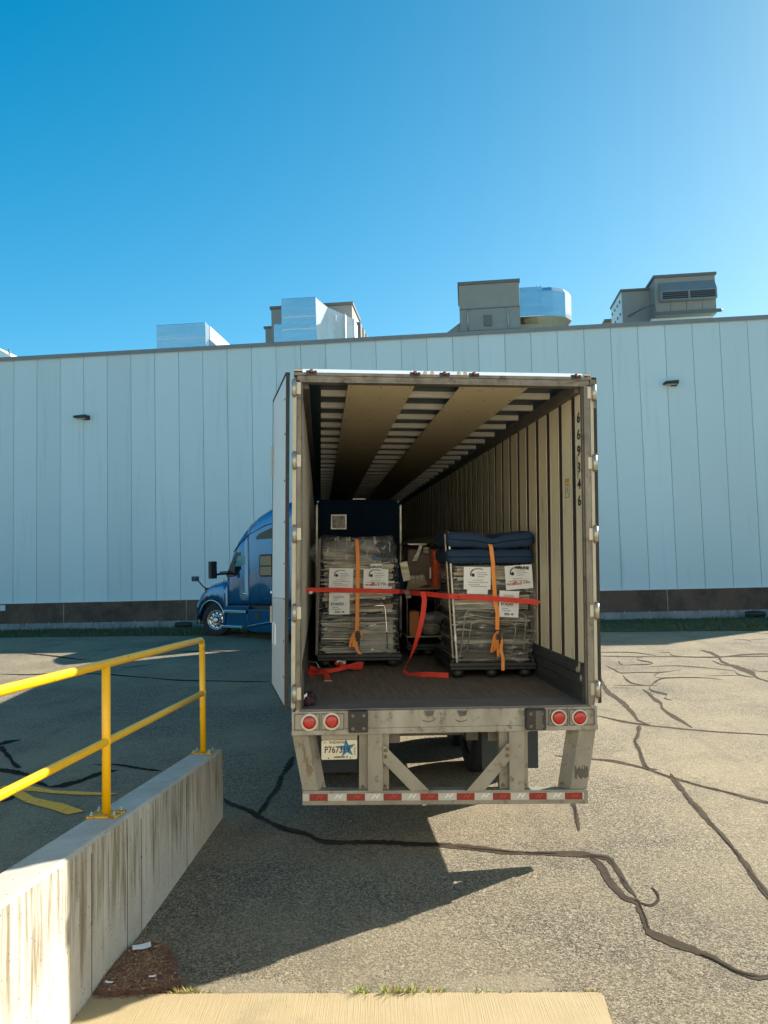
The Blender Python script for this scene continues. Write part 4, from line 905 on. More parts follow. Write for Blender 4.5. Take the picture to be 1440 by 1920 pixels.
def wheel(T_, c, axis, r=.51, w=.27, outer=1, alloy='alloy', dish=.04):
    # axis: unit vector outwards (local); builds tyre + rim
    Wt = thing('wheel', None, None); Wt.parent = T_
    ax = Vector(axis).normalized(); Wt.matrix_local = Matrix.Translation(c) @ ax.to_track_quat('Z', 'Y').to_matrix().to_4x4()
    def ring(rad, z, n=40): return [(rad * math.cos(2*math.pi*i/n), rad * math.sin(2*math.pi*i/n), z) for i in range(n)]
    h = w / 2
    mb = MB(); mb.loft([ring(q, z) for q, z in ((.29, -h+.02), (.33, -h), (r*.86, -h-.003), (r*.97, -h+.02), (r, -h+.05), (r, h-.05), (r*.97, h-.02), (r*.86, h+.003), (.33, h), (.29, h-.02))], caps=False); mb.build('tyre', M['tyre'], Wt)
    mb = MB(); mb.loft([ring(q, z) for q, z in ((.29, -h+.03), (.30, h-.035), (.315, h-.008), (.30, h-.01), (.275, h-dish), (.25, h-dish-.02), (.16, h-dish+.01), (.15, h-dish+.03), (.10, h-dish+.05), (.095, h-dish+.09), (.05, h-dish+.11))]); mb.build('rim', M[alloy], Wt)
    mb = MB()
    for i in range(10):
        a = 2*math.pi*i/10; mb.cyl((.215*math.cos(a), .215*math.sin(a), h-dish-.012), (.215*math.cos(a), .215*math.sin(a), h-dish+.004), .028, 12)
    mb.build('hand_hole', M['black'], Wt)
    mb = MB()
    for i in range(10):
        a = 2*math.pi*(i+.5)/10; mb.cyl((.142*math.cos(a), .142*math.sin(a), h-dish), (.142*math.cos(a), .142*math.sin(a), h-dish+.06), .014, 8)
    mb.build('lug_nut', M[alloy], Wt)
zc = -1.265 + .51
for y in (2.75, 4.0):
    tb('axle', 'frame_dark', [(-.92, .92, y - .06, y + .06, zc - .06, zc + .06)])
    for sx in (-1, 1):
        wheel(TR, (sx * 1.13, y, zc - .02 * sx), (sx, 0, 0)); wheel(TR, (sx * .80, y, zc - .015 * sx), (sx, 0, 0))
for x in (-.75, .75):
    mb = MB(); mb.box(x - .06, x + .06, 12.9, 13.02, -1.12, -.2); mb.box(x - .12, x + .12, 12.84, 13.08, -1.15, -1.12); mb.build('landing_leg', M['frame_dark'], TR)
# numbers and safety sticker on the right inner wall
def face_left(x, y, z): # lettering facing -X, upright, reading towards +... (local text X -> -Y)
    return Matrix.Translation((x, y, z)) @ Matrix(((0, 0, -1, 0), (-1, 0, 0, 0), (0, 1, 0, 0), (0, 0, 0, 1)))
for ch, z, y in zip('669346', (2.49, 2.34, 2.195, 2.045, 1.90, 1.752), (.178, .179, .180, .181, .182, .183)):
    text('wall_number', ch, .125, M['ink'], TR, face_left(1.2205, y, z), bold=.004, sx=1.35)
mb = MB(); mb.prism([(.24, 2.16), (.205, 2.17), (.192, 2.10), (.202, 2.04), (.186, 2.0), (.205, 1.94), (.23, 1.97), (.245, 2.06)], 'x', 1.2196, 1.2203); mb.build('torn_sticker', M['creamstrip'], TR)
mb = MB(); mb.prism([(.44, 1.80), (.60, 1.80), (.60, 2.02), (.44, 2.02)], 'x', 1.2212, 1.2218); stk = mb.build('safety_sticker', M['liner'], TR)
mb = MB(); mb.box(1.2196, 1.2206, .455, .585, 1.945, 1.985); mb.build('sticker_band', M['stryellow'], stk)
mb = MB()
for a, b in (((.46, 1.93), (.58, 1.93)), ((.46, 1.81), (.58, 1.81)), ((.52, 1.93), (.52, 1.86)), ((.49, 1.87), (.56, 1.90)), ((.48, 1.83), (.57, 1.87)), ((.46, 1.93), (.46, 1.81)), ((.58, 1.93), (.58, 1.81))):
    mb.tube([(1.220, a[0], a[1]), (1.220, b[0], b[1])], .0025, 4)
mb.build('sticker_drawing', M['ink'], stk)
# ---------------------------------------------------------------- cargo inside the trailer (all positions in the trailer's own frame)
class Item:
    def __init__(s, name, label, cat, base, group=None):
        s.b = Vector(base); s.T = thing(name, label, cat, M=TM @ Matrix.Translation(s.b), group=group)
        s.M = Matrix.Translation(-s.b)
    def add(s, mb, name, mat, parent=None, **k):
        if parent is not None: return mb.build(name, mat, parent, **k)
        return mb.build(name, mat, s.T, M=s.M, **k)
    def text(s, name, body, size, mat, x, y, z, tilt=0, parent=None, **k):
        return text(name, body, size, mat, parent or s.T, (Matrix.Identity(4) if parent else s.M) @ face_back(x, y, z, tilt), **k)

def dolly(label, x0, x1, y0, y1, zt, group):
    it = Item('dolly', label, 'dolly', ((x0+x1)/2, (y0+y1)/2, 0), group)
    mb = MB(); mb.box(x0, x1, y0, y1, zt - .045, zt - .002, .012); mb.box(x0 + .01, x1 - .01, y0 + .01, y1 - .01, zt - .075, zt - .046, .008); it.add(mb, 'deck', M['black'])
    for a in (x0 + .02, x1 - .05): mb = MB(); mb.box(a, a + .03, y0 + .02, y1 - .02, zt - .001, zt + .028, .006); it.add(mb, 'deck_lip', M['black'])
    for x in (x0 + .10, (x0+x1)/2, x1 - .10):
        for y in (y0 + .10, y1 - .10):
            if x == (x0+x1)/2 and y > y0 + .2: continue
            mb = MB(); mb.loft([[(x + rr*math.cos(a), y + rr*math.sin(a), z) for a in [2*math.pi*i/16 for i in range(16)]] for rr, z in ((.045, .012), (.06, .03), (.07, zt - .076))], smooth=True)
            it.add(mb, 'foot', M['black'])
    return it
def sheet(mb, x, z, w, h, y, tilt=0, curl=.012, n=5, seed=0):
    # a sheet of paper, slightly curled, facing -Y
    ct, st = math.cos(R(tilt)), math.sin(R(tilt)); g = []
    for j in range(n + 1):
        row = []
        for i in range(n + 1):
            a, b = (i / n - .5) * w, (j / n - .5) * h
            d = curl * (abs(i / n - .5) * 2) ** 3 * abs(noise.noise(Vector((i * .7 + seed, j * .6, seed)))) + .004 * noise.noise(Vector((i * .5, j * .9, seed)))
            row.append(mb.b.verts.new((x + a * ct - b * st, y - abs(d), z + a * st + b * ct)))
        g.append(row)
    for j in range(n):
        for i in range(n): mb._f([g[j][i], g[j][i+1], g[j+1][i+1], g[j+1][i]], True)
def wrinkle_film(mb, x0, x1, y0, y1, z0, z1, amp=.012, seed=0, nx=26, nz=34, bulge=.02, sz=5):
    # front, both sides and top of the film as one skin
    path = []
    d = y1 - y0; w = x1 - x0; per = d + w + d
    k = nx
    for i in range(k + 1):
        t = per * i / k
        if t < d: path.append((x0, y1 - t, (-1, 0)))
        elif t < d + w: path.append((x0 + t - d, y0, (0, -1)))
        else: path.append((x1, y0 + t - d - w, (1, 0)))
    path = sorted(set(path + [(x0, y0, (-.7, -.7)), (x1, y0, (.7, -.7))]), key=lambda p: (p[1] < y0 + 1e-6, 0) and ((y1 - p[1]) if p[0] == x0 and p[1] > y0 else (d + p[0] - x0) if p[1] == y0 else d + w + p[1] - y0))
    g = []
    for j in range(nz + 1):
        z = z0 + (z1 - z0) * j / nz; row = []
        for i, (x, y, nn) in enumerate(path):
            q = noise.noise(Vector((x * 2.2 + seed, y * 2.2, z * sz * 2.2))) * amp + noise.noise(Vector((x * 6 + seed, y * 6, z * sz * 5))) * amp * .5
            q += bulge * math.sin(math.pi * min(1, max(0, (z - z0) / (z1 - z0))))
            row.append(mb.b.verts.new((x + nn[0] * q, y + nn[1] * q, z)))
        g.append(row)
    for j in range(nz):
        for i in range(len(path) - 1): mb._f([g[j][i], g[j][i+1], g[j+1][i+1], g[j+1][i]], True)
    mb._f(g[-1])

def paper_logo(it, x, y, z, s, par=None, red=False, ink='inkgrey', tilt=0):
    a0 = R(tilt)
    def P(u, v): return (x + s * (u * math.cos(a0) - v * math.sin(a0)), y, z + s * (u * math.sin(a0) + v * math.cos(a0)))
    mb = MB(); pts = [P(-.30 + .26 * (1 - math.cos(t)), .17 + .22 * math.sin(t)) for t in [i * math.pi / 2 / 8 for i in range(9)]] + [P(.1, .39), P(.24, .355)]
    mb.tube([P(-.31, .08)] + pts, [s * .02] * 3 + [s * .022] * 4 + [s * .014] * (len(pts) - 6), 6); mb.ball(P(-.2, .12), s * .07, .001, s * .08, 12, 6); it.add(mb, 'print', M['ink'])
    mb = MB()
    for v, u0, u1 in ((.22, -.05, .36), (.13, .0, .45), (.04, -.02, .3), (-.10, -.22, .24), (-.20, -.42, .46)):
        p, q = P(u0, v), P(u1, v); mb.tube([p, q], s * .008, 4)
    if not red:
        for v, u0, u1 in ((-.30, -.40, .1), (-.38, -.3, .4)): mb.tube([P(u0, v), P(u1, v)], s * .008, 4)
    it.add(mb, 'print', M['inkgrey'])
    if red:
        p = P(-.2, -.33); it.text('print', 'PROMEDD', s * .12, M['inkred'], p[0], y - .0005, p[2], tilt, bold=.0006)
        p = P(-.12, -.25); it.text('print', 'AB', s * .12, M['inkred'], p[0], y - .0005, p[2], tilt, bold=.0006)
        mb = MB(); mb.tube([P(.11, -.24), P(.17, -.31), P(.11, -.37)], s * .016, 6); it.add(mb, 'print', M['ink'])
        mb = MB(); mb.tube([P(.30 + .04 * math.cos(t), -.29 + .05 * math.sin(t)) for t in [i * .8 for i in range(7)]], s * .012, 5); it.add(mb, 'print', M['inkorange'])
        mb = MB(); mb.tube([P(.36, -.26), P(.52, -.26)], s * .014, 5); mb.tube([P(.34, -.32), P(.55, -.32)], s * .014, 5); it.add(mb, 'print', M['inkgrey'])
def shipping_label(it, x, y, z, w, h, tilt):
    mb = MB(); sheet(mb, x, z, w, h, y, tilt, .006, seed=x * 9); lb = it.add(mb, 'shipping_label', M['paper'])
    a0 = R(tilt)
    def P(u, v): return (x + u * w * math.cos(a0) - v * h * math.sin(a0), y - .006, z + u * w * math.sin(a0) + v * h * math.cos(a0))
    p = P(-.10, -.02); it.text('print', 'ETADO', w * .165, M['ink'], p[0], p[1] - .001, p[2], tilt, bold=.0012, sx=1.15)
    mb = MB()
    for v, u0, u1 in ((.34, -.3, .2), (.28, -.3, .25), (.22, -.3, .0), (.15, -.3, -.1), (-.17, -.35, -.05), (-.165, -.35, -.05), (-.255, -.35, .1), (-.26, -.35, .1)): mb.tube([P(u0, v), P(u1, v)], .0022, 4)
    for a, b in (((-.02, .06), (.35, .06)), ((.35, .06), (.35, -.1)), ((.35, -.1), (-.38, -.1))): mb.tube([P(*a), P(*b)], .0008, 4)
    it.add(mb, 'print', M['inkgrey'])
    mb = MB(); rnd = random.Random(4)
    u = -.22
    while u < .04: ww = rnd.uniform(.004, .012); mb.tube([P(u, -.33), P(u, -.43)], ww * w * .5, 4); u += ww + rnd.uniform(.006, .014)
    it.add(mb, 'barcode', M['ink'])
    mb = MB(); mb.tube([P(.12, -.38), P(.24, -.38)], .009, 4); it.add(mb, 'print', M['inkgrey'])

def stack_load(it, x0, x1, y0, y1, z0, z1, seed, tones, lean=0, tmin=.008, tmax=.03, parent_name='flat_packed_stack'):
    rnd = random.Random(seed); mb = MB(); z = z0
    while z < z1 - .004:
        t = min(rnd.uniform(tmin, tmax), z1 - z); mb.use(rnd.choice(tones))
        a, b = x0 + rnd.uniform(0, .045) ** 1 * (2 if rnd.random() < .3 else 1) + lean * (z - z0), x1 - rnd.uniform(0, .045) * (2.4 if rnd.random() < .3 else 1) + lean * (z - z0); c = y0 + rnd.uniform(.0, .05)
        tl_ = rnd.uniform(-.02, .02)
        n = 8; rg = []
        for i in range(n + 1):
            x = a + (b - a) * i / n; zz = z + tl_ * (i / n - .5) + .008 * noise.noise(Vector((x * 5, z * 30, seed))); yy = c + .012 * noise.noise(Vector((x * 5, z * 20, seed + 3)))
            rg.append([(x, yy, zz), (x, y1, zz), (x, y1, zz + t * .93), (x, yy + .002, zz + t * .93)])
        mb.loft(rg, smooth=False); z += t
    return it.add(mb, parent_name, None)

# right cart -------------------------------------------------
dolly('black plastic dolly under the right wrapped cart', .27, 1.185, 1.50, 2.75, .165, 'black plastic dollies')
Rt = Item('wrapped_cart', 'film-wrapped stack with curved tube frames, below the navy cushions on the right', 'wrapped load', (.75, 1.6, .17), 'film-wrapped loads strapped in the trailer')
TONES = [M['pale'], M['pale'], M['grey'], M['grey'], M['dk'], M['card']]
stack_load(Rt, .345, 1.165, 1.60, 2.6, .17, .70, 21, [M['dk'], M['dk'], M['dk'], M['grey']], tmin=.012, tmax=.04)
stack_load(Rt, .335, 1.155, 1.60, 2.6, .70, 1.165, 22, [M['pale'], M['grey'], M['grey'], M['card'], M['dk']], tmin=.02, tmax=.06, parent_name='carton_stack')
def roundpath(x0, x1, z0, z1, r, y, top=True, n=6):
    P = [(x0, y, z0)]
    for i in range(n + 1): a = R(180 - 90 * i / n); P.append((x0 + .05 + r + r * math.cos(a), y, z1 - r + r * math.sin(a)))
    for i in range(n + 1): a = R(90 - 90 * i / n); P.append((x1 - r + r * math.cos(a), y, z1 - .03 - r + r * math.sin(a)))
    P.append((x1 - .04, y, z0)); return P
mb = MB(); mb.tube(roundpath(.395, 1.10, .21, .70, .07, 1.588), .0085, 8); Rt.add(mb, 'tube_frame', M['tubeframe'])
mb = MB(); mb.tube(roundpath(.46, .985, .24, .595, .06, 1.580), .0075, 8); Rt.add(mb, 'tube_frame', M['tubeframe'])
for i, (a, b) in enumerate((((.45, .66), (.98, .61)), ((.47, .63), (1.0, .57)), ((.5, .60), (1.02, .54)))):
    mb = MB(); mb.tube([(a[0], 1.592, a[1]), ((a[0]+b[0])/2, 1.59, (a[1]+b[1])/2 - .015), (b[0], 1.592, b[1])], .007, 6); Rt.add(mb, 'tube_frame', M['tubeframe'])
mb = MB(); mb.box(.268, .288, 1.56, 1.60, .13, 1.52, .004, shear=lambda v: Vector((v.x + .09 * (1 - v.z / 1.5) , v.y, v.z))); Rt.add(mb, 'metal_upright', M['silver'])
mb = MB(); mb.box(.236, .252, 1.60, 1.63, .20, 1.50, .004, shear=lambda v: Vector((v.x + .09 * (1 - v.z / 1.5), v.y, v.z))); Rt.add(mb, 'metal_upright', M['tubeframe'])
mb = MB(); mb.box(.330, .350, 1.553, 1.559, .385, .45); Rt.add(mb, 'white_tag', M['paper'])
mb = MB(); wrinkle_film(mb, .325, 1.170, 1.572, 2.6, .155, 1.17, .028, 4.4, nx=60, nz=60); Rt.add(mb, 'stretch_film', M['film'])
mb = MB(); sheet(mb, .572, 1.036, .285, .235, 1.545, -1, .008, seed=2); Rt.add(mb, 'paper_sheet', M['paper'])
mb = MB(); sheet(mb, .575, .925, .22, .11, 1.549, -2, .006, seed=3); Rt.add(mb, 'paper_sheet', M['paper'])
paper_logo(Rt, .575, 1.534, 1.04, .24)
mb = MB(); sheet(mb, 1.015, 1.045, .29, .25, 1.545, 4, .02, seed=5); Rt.add(mb, 'paper_sheet', M['paper'])
mb = MB(); sheet(mb, 1.05, 1.13, .15, .07, 1.552, -3, .01, seed=8); Rt.add(mb, 'paper_slip', M['paper'])
Rt.text('print', 'AIRLINE', .042, M['ink'], 1.045, 1.530, 1.142, -3, bold=.0016)
paper_logo(Rt, .995, 1.530, 1.055, .24, red=True, tilt=4)
shipping_label(Rt, .905, 1.540, .765, .21, .275, -3)

def cushion(label, zc, hh, seed, pinch):
    it = Item('cushion', label, 'cushion', (.71, 1.9, zc), 'navy cushions on the right cart')
    mb = MB(); x0, x1 = .245, 1.165; nx, na = 34, 20; rings = []
    for i in range(nx + 1):
        f = i / nx; x = x0 + (x1 - x0) * f
        e = (1 - abs(2 * f - 1) ** 24) ** .5; hz = hh * (.70 + .30 * e) if 0 < i < nx else hh * .6
        dip = pinch * math.exp(-((x - .73) / .09) ** 2)
        up_ = .030 * (abs(2 * f - 1) ** 2) if pinch > .01 else 0
        rg = []
        for k in range(na):
            a = 2 * math.pi * k / na; c, s_ = math.cos(a), math.sin(a)
            yy = 1.93 + .42 * (abs(c) ** .35) * (1 if c > 0 else -1) * (.96 + .04 * e)
            zz = zc + up_ + hz * (abs(s_) ** .28) * (1 if s_ > 0 else -1)
            if s_ > -.2: zz -= dip * (1 if s_ > 0 else .5)
            zz += .010 * noise.noise(Vector((x * 5, yy * 4, seed))) ; yy += .012 * noise.noise(Vector((x * 6, zz * 9, seed + 4)))
            rg.append((x + .02 * noise.noise(Vector((yy * 3, zz * 3, seed))) , yy, zz))
        rings.append(rg)
    mb.loft(rings); it.add(mb, 'cover', M['cushion'])
    mb = MB(); pts = [(x0 + (x1-x0)*i/20, 1.508, zc - .004 + (.03 * abs(2*i/20-1)**2 if pinch > .01 else 0) - .5*pinch*math.exp(-(((x0 + (x1-x0)*i/20) - .73)/.09)**2)) for i in range(21)]
    mb.tube(pts, .005, 6); it.add(mb, 'piping', M['navy'])
cushion('lower navy cushion, flat, resting on the right wrapped cart', 1.262, .083, 1, .004)
cushion('upper navy cushion, pinched by the orange strap', 1.424, .088, 2, .050)

def strap_item(label, pts, base, loops, ratchet, tail):
    it = Item('ratchet_strap', label, 'strap', base, 'orange straps over the wrapped carts')
    mb = MB(); mb.ribbon(pts, (.021, 0, 0), .003); it.add(mb, 'webbing', M['straporange'])
    for lp in loops: mb = MB(); mb.ribbon(lp, (.013, .006, 0), .003); it.add(mb, 'loose_loop', M['straporange'])
    x, y, z = ratchet
    mb = MB(); mb.box(x - .022, x + .022, y - .035, y - .01, z - .06, z + .055, .005); mb.box(x - .028, x + .028, y - .05, y - .036, z - .02, z + .04, .004); mb.cyl((x - .03, y - .025, z), (x + .03, y - .025, z), .012, 10); it.add(mb, 'ratchet', M['black'])
    mb = MB(); mb.tube([(x, y - .01, z - .06), (x + .0, y - .015, z - .14), (x + .005, y - .02, z - .20), (x - .02, y - .02, z - .21)], .006, 8); it.add(mb, 'hook', M['steel'])
    if tail: mb = MB(); mb.ribbon(tail, (.017, 0, 0), .003); it.add(mb, 'webbing_tail', M['straporange'])
strap_item('orange ratchet strap over the navy cushions, hanging tail reaching below the dolly',
    [(.70, 2.5, 1.20), (.70, 2.3, 1.47), (.70, 2.0, 1.450), (.70, 1.70, 1.450), (.702, 1.535, 1.425), (.712, 1.500, 1.36), (.722, 1.497, 1.27), (.735, 1.515, 1.18), (.742, 1.530, 1.05), (.752, 1.528, .90), (.755, 1.528, .80), (.780, 1.528, .67), (.776, 1.528, .50)],
    (.75, 1.52, .9),
    [[(.775, 1.50, .49), (.735, 1.49, .44), (.715, 1.485, .34), (.70, 1.49, .27), (.735, 1.487, .29), (.75, 1.48, .40), (.775, 1.49, .48)], [(.775, 1.49, .45), (.765, 1.48, .34), (.772, 1.48, .23), (.778, 1.49, .30)]],
    (.782, 1.525, .42), [(.80, 1.50, .46), (.812, 1.495, .38), (.806, 1.495, .29), (.825, 1.49, .21), (.822, 1.485, .085)])
strap_item('orange ratchet strap over the left wrapped cart, knotted low down',
    [(-.64, 3.4, 1.40), (-.64, 2.7, 1.47), (-.643, 2.505, 1.455), (-.637, 2.44, 1.33), (-.634, 2.436, 1.19), (-.634, 2.43, 1.0), (-.636, 2.43, .86), (-.638, 2.43, .70), (-.642, 2.43, .52), (-.645, 2.43, .42)],
    (-.64, 2.44, .9),
    [[(-.645, 2.42, .43), (-.69, 2.40, .38), (-.72, 2.395, .28), (-.725, 2.40, .24), (-.69, 2.395, .24), (-.68, 2.39, .32), (-.66, 2.40, .39)], [(-.63, 2.42, .43), (-.60, 2.40, .40), (-.59, 2.395, .37), (-.615, 2.40, .35)]],
    (-.635, 2.43, .36), [(-.655, 2.41, .33), (-.66, 2.40, .25), (-.64, 2.40, .20), (-.60, 2.40, .155)])

# left cart --------------------------------------------------
dolly('black plastic dolly under the left wrapped cart', -1.10, -.13, 2.40, 3.55, .155, 'black plastic dollies')
Lt = Item('wrapped_cart', 'tall film-wrapped stack with grey and blue bundles on top, on the left', 'wrapped load', (-.62, 2.6, .16), 'film-wrapped loads strapped in the trailer')
stack_load(Lt, -1.06, -.18, 2.53, 3.4, .16, .62, 31, [M['pale'], M['grey'], M['grey'], M['dk'], M['dk']], lean=.01, tmin=.006, tmax=.022)
stack_load(Lt, -1.045, -.20, 2.53, 3.4, .62, .86, 33, [M['pale'], M['pale'], M['card'], M['dk']], tmin=.03, tmax=.06, parent_name='board_stack')
stack_load(Lt, -1.03, -.19, 2.53, 3.4, .86, 1.20, 36, [M['pale'], M['pale'], M['card'], M['grey']], tmin=.01, tmax=.035, parent_name='carton_stack')
mb = MB(); mb.ball((-.80, 2.86, 1.32), .27, .30, .15, 24, 12, .12, 2, 3); mb.ball((-.5, 2.9, 1.36), .25, .3, .115, 20, 10, .15, 2, 8); Lt.add(mb, 'grey_bundle', M['bag'])
mb = MB(); mb.use(M['grey']); 
rg = []
for i in range(17):
    f = i / 16; x = -1.035 + .62 * f; zc = 1.30 - .085 * f; r = .085 * (1 - .25 * f)
    rg.append([(x, 2.62 + .10 * math.cos(a), zc + r * math.sin(a)) for a in [2*math.pi*k/16 for k in range(16)]])
mb.loft(rg); Lt.add(mb, 'padded_arm', M['grey'])
mb = MB(); mb.ball((-.43, 2.545, 1.235), .06, .03, .035, 14, 8); Lt.add(mb, 'blue_end', M['bluefabric'])
mb = MB(); mb.ball((-.31, 2.62, 1.225), .145, .10, .055, 20, 10, .1, 3, 5); mb.ball((-.30, 2.70, 1.38), .14, .15, .06, 20, 10, .15, 3, 6); Lt.add(mb, 'dark_bundle', M['navy'])
mb = MB(); mb.tube([(-.60, 2.50, .685), (-.33, 2.50, .700), (-.315, 2.50, .66), (-.295, 2.50, .40), (-.29, 2.50, .20)], .009, 8); mb.tube([(-.62, 2.505, .455), (-.31, 2.505, .49)], .008, 8); Lt.add(mb, 'tube_frame', M['chrome'])
mb = MB(); mb.tube([(-.66, 2.505, .765), (-.36, 2.50, .775), (-.315, 2.50, .72)], .010, 8); mb.tube([(-.98, 2.51, .53), (-.7, 2.505, .60), (-.35, 2.505, .62)], .011, 8); Lt.add(mb, 'dark_tube', M['black'])
mb = MB(); mb.box(-.70, -.60, 2.50, 2.52, .47, .57, .005); mb.prism([(-.61, .155), (-.30, .165), (-.22, .19), (-.23, .50), (-.60, .46)], 'y', 2.515, 2.53, .004); Lt.add(mb, 'grey_panel', M['grey'])
mb = MB(); mb.box(-.475, -.445, 2.508, 2.513, .185, .205); Lt.add(mb, 'white_tag', M['paper'])
mb = MB(); mb.box(-1.085, -1.055, 2.47, 2.50, .14, 1.47, .004, shear=lambda v: Vector((v.x - .035 * (1 - v.z / 1.5), v.y, v.z))); Lt.add(mb, 'metal_upright', M['frame_dark'])
mb = MB(); wrinkle_film(mb, -1.075, -.165, 2.488, 3.45, .15, 1.235, .028, 8.8, nx=60, nz=60); Lt.add(mb, 'stretch_film', M['film'])
# loose film tented over the top bundles
mb = MB(); rings = []
for j in range(13):
    f = j / 12; z = 1.20 + .30 * f; s_ = 1 - .10 * f ** 3; rg = []
    for k in range(40):
        a = 2 * math.pi * k / 40; c, s1 = math.cos(a), math.sin(a)
        x = -.62 + .475 * s_ * (abs(c) ** .4) * (1 if c > 0 else -1); y = 2.98 + .49 * s_ * (abs(s1) ** .4) * (1 if s1 > 0 else -1)
        q = .022 * noise.noise(Vector((x * 3, y * 3, z * 16))) + .014 * noise.noise(Vector((x * 9 + z * 9, y * 9, z * 10)))
        rg.append((x + q * c, y + q * s1, z + (.05 * noise.noise(Vector((x * 2.5, y * 2, 5))) * f) - .03 * f * (x + 1.1)))
    rings.append(rg)
mb.loft(rings); Lt.add(mb, 'loose_film', M['filmtop'])
mb = MB(); g = [(-1.06, 2.52, 1.46), (-1.17, 2.50, 1.36), (-1.19, 2.52, 1.30), (-1.12, 2.50, 1.18), (-1.08, 2.49, 1.02)]
vs = [mb.b.verts.new(p) for p in g]; v2 = [mb.b.verts.new((-1.07, 2.50, z)) for z in (1.44, 1.36, 1.28, 1.16, 1.02)]
for i in range(4): mb._f([vs[i], vs[i+1], v2[i+1], v2[i]], True)
Lt.add(mb, 'film_flap', M['filmtop'])
mb = MB(); sheet(mb, -.825, 1.015, .275, .225, 2.455, -2, .02, seed=12); Lt.add(mb, 'paper_sheet', M['paper'])
mb = MB(); sheet(mb, -.82, .90, .26, .14, 2.462, -1, .01, seed=14); Lt.add(mb, 'paper_sheet', M['paper'])
paper_logo(Lt, -.83, 2.440, 1.02, .22)
mb = MB(); sheet(mb, -.425, 1.0, .285, .235, 2.455, -1, .01, seed=15); Lt.add(mb, 'paper_sheet', M['paper'])
mb = MB(); sheet(mb, -.38, .875, .28, .09, 2.462, -1, .01, seed=16); Lt.add(mb, 'paper_sheet', M['paper'])
paper_logo(Lt, -.43, 2.442, 1.015, .24, red=True)
mb = MB(); sheet(mb, -.42, 1.148, .135, .06, 2.452, 0, .004, seed=17); Lt.add(mb, 'paper_slip', M['paper'])
Lt.text('print', 'AIRLINE', .036, M['ink'], -.42, 2.444, 1.142, 0, bold=.0014)
shipping_label(Lt, -.845, 2.450, .725, .235, .245, 0)

# tagged sack hanging at the right of the left cart
Sk = Item('hanging_tag', 'crumpled pale tag hanging in dark film, right of the left cart', 'tag', (-.10, 2.6, 1.1))
mb = MB(); sheet(mb, -.075, 1.09, .09, .22, 2.56, 12, .03, seed=20); Sk.add(mb, 'tag_sheet', M['pale'])
mb = MB(); mb.ball((-.115, 2.66, 1.0), .05, .08, .19, 14, 10, .3, 3, 2); Sk.add(mb, 'dark_bag', M['navy'])

# tall navy cabinet behind
Cb = Item('cabinet', 'tall navy padded cabinet with silver edges behind the left cart', 'cabinet', (-.54, 4.2, 0))
mb = MB(); mb.box(-1.095, .015, 4.2, 4.9, .03, 2.04, .06); Cb.add(mb, 'body', M['navy'])
for x0, z0 in ((-1.125, 1.50), (.025, 1.45)): mb = MB(); mb.box(x0, x0 + .028, 4.185, 4.25, .1, 1.97, .004); Cb.add(mb, 'edge_strip', M['silver'])
mb = MB(); mb.box(-.92, -.705, 4.185, 4.198, 1.63, 1.835, .004); pt = Cb.add(mb, 'label_window', M['silver'])
mb = MB(); mb.box(-.90, -.725, 4.178, 4.184, 1.65, 1.815, .004); Cb.add(mb, 'label_insert', mk('smudged_label', (.16, .15, .12), .3, .2, (.03, .03, .03), 11, .9))
mb = MB(); mb.box(-.62, -.44, 4.25, 4.45, 2.042, 2.062, .004); Cb.add(mb, 'top_card', M['silver'])

# middle load ------------------------------------------------
dolly('black plastic dolly under the small cart between the two wrapped carts', .02, .60, 3.30, 4.3, .16, 'black plastic dollies')
Md = Item('equipment_cart', 'small shelved cart with brown wrapped carton, behind and between the two carts', 'cart', (.3, 3.6, .16))
mb = MB(); mb.box(.06, .50, 3.52, 4.1, .86, 1.36, .03); Md.add(mb, 'wrapped_carton', mk('film_brown_carton', (.085, .045, .028), .35, 0, (.13, .07, .045), 6, .6, stretch=(.6, 1, 3), bump=.3))
mb = MB(); mb.loft([[(.0, 3.46, 1.42), (.50, 3.46, 1.44), (.50, 4.2, 1.44), (.0, 4.2, 1.42)], [(.16, 3.6, 1.50), (.47, 3.56, 1.52), (.47, 4.1, 1.52), (.16, 4.1, 1.50)]], smooth=False); Md.add(mb, 'film_cover', M['dk'])
mb = MB(); mb.box(.05, .30, 3.40, 3.46, 1.405, 1.428, .006); mb.box(.20, .245, 3.40, 3.42, 1.28, 1.41, .004, shear=lambda v: Vector((v.x - (1.41 - v.z) * .35, v.y, v.z))); mb.box(.14, .20, 3.40, 3.42, 1.20, 1.285, .004, shear=lambda v: Vector((v.x - (1.28 - v.z) * .4, v.y, v.z))); Md.add(mb, 'grey_handle', M['silver'])
mb = MB(); mb.box(.25, .32, 3.42, 3.44, 1.30, 1.38, .004); Md.add(mb, 'dark_label', M['grey'])
mb = MB(); mb.prism([(.03, .84), (.07, 1.01), (.26, 1.04), (.30, .90), (.12, .85)], 'y', 3.42, 3.50, .006); Md.add(mb, 'tan_packet', M['card'])
mb = MB(); mb.box(.09, .14, 3.405, 3.42, .90, 1.02, .006); mb.box(.16, .20, 3.41, 3.42, .92, 1.01, .004); mb.box(.21, .25, 3.41, 3.42, .93, 1.02, .004); Md.add(mb, 'packet_inserts', M['pale'])
for x in (.04, .52):
    for y in (3.40, 4.2): mb = MB(); mb.cyl((x, y, .16), (x, y, .87), .012, 8); Md.add(mb, 'cart_leg', M['frame_dark'])
mb = MB(); mb.box(.02, .55, 3.38, 4.22, .84, .865, .004); mb.box(.02, .55, 3.38, 4.22, .235, .255, .004); Md.add(mb, 'shelf', M['grey'])
mb = MB(); mb.box(.50, .525, 3.40, 3.41, .88, 1.12); mb.box(.325, .345, 3.38, 3.39, .98, 1.12); Md.add(mb, 'white_tag', M['paper'])
mb = MB(); rg = []
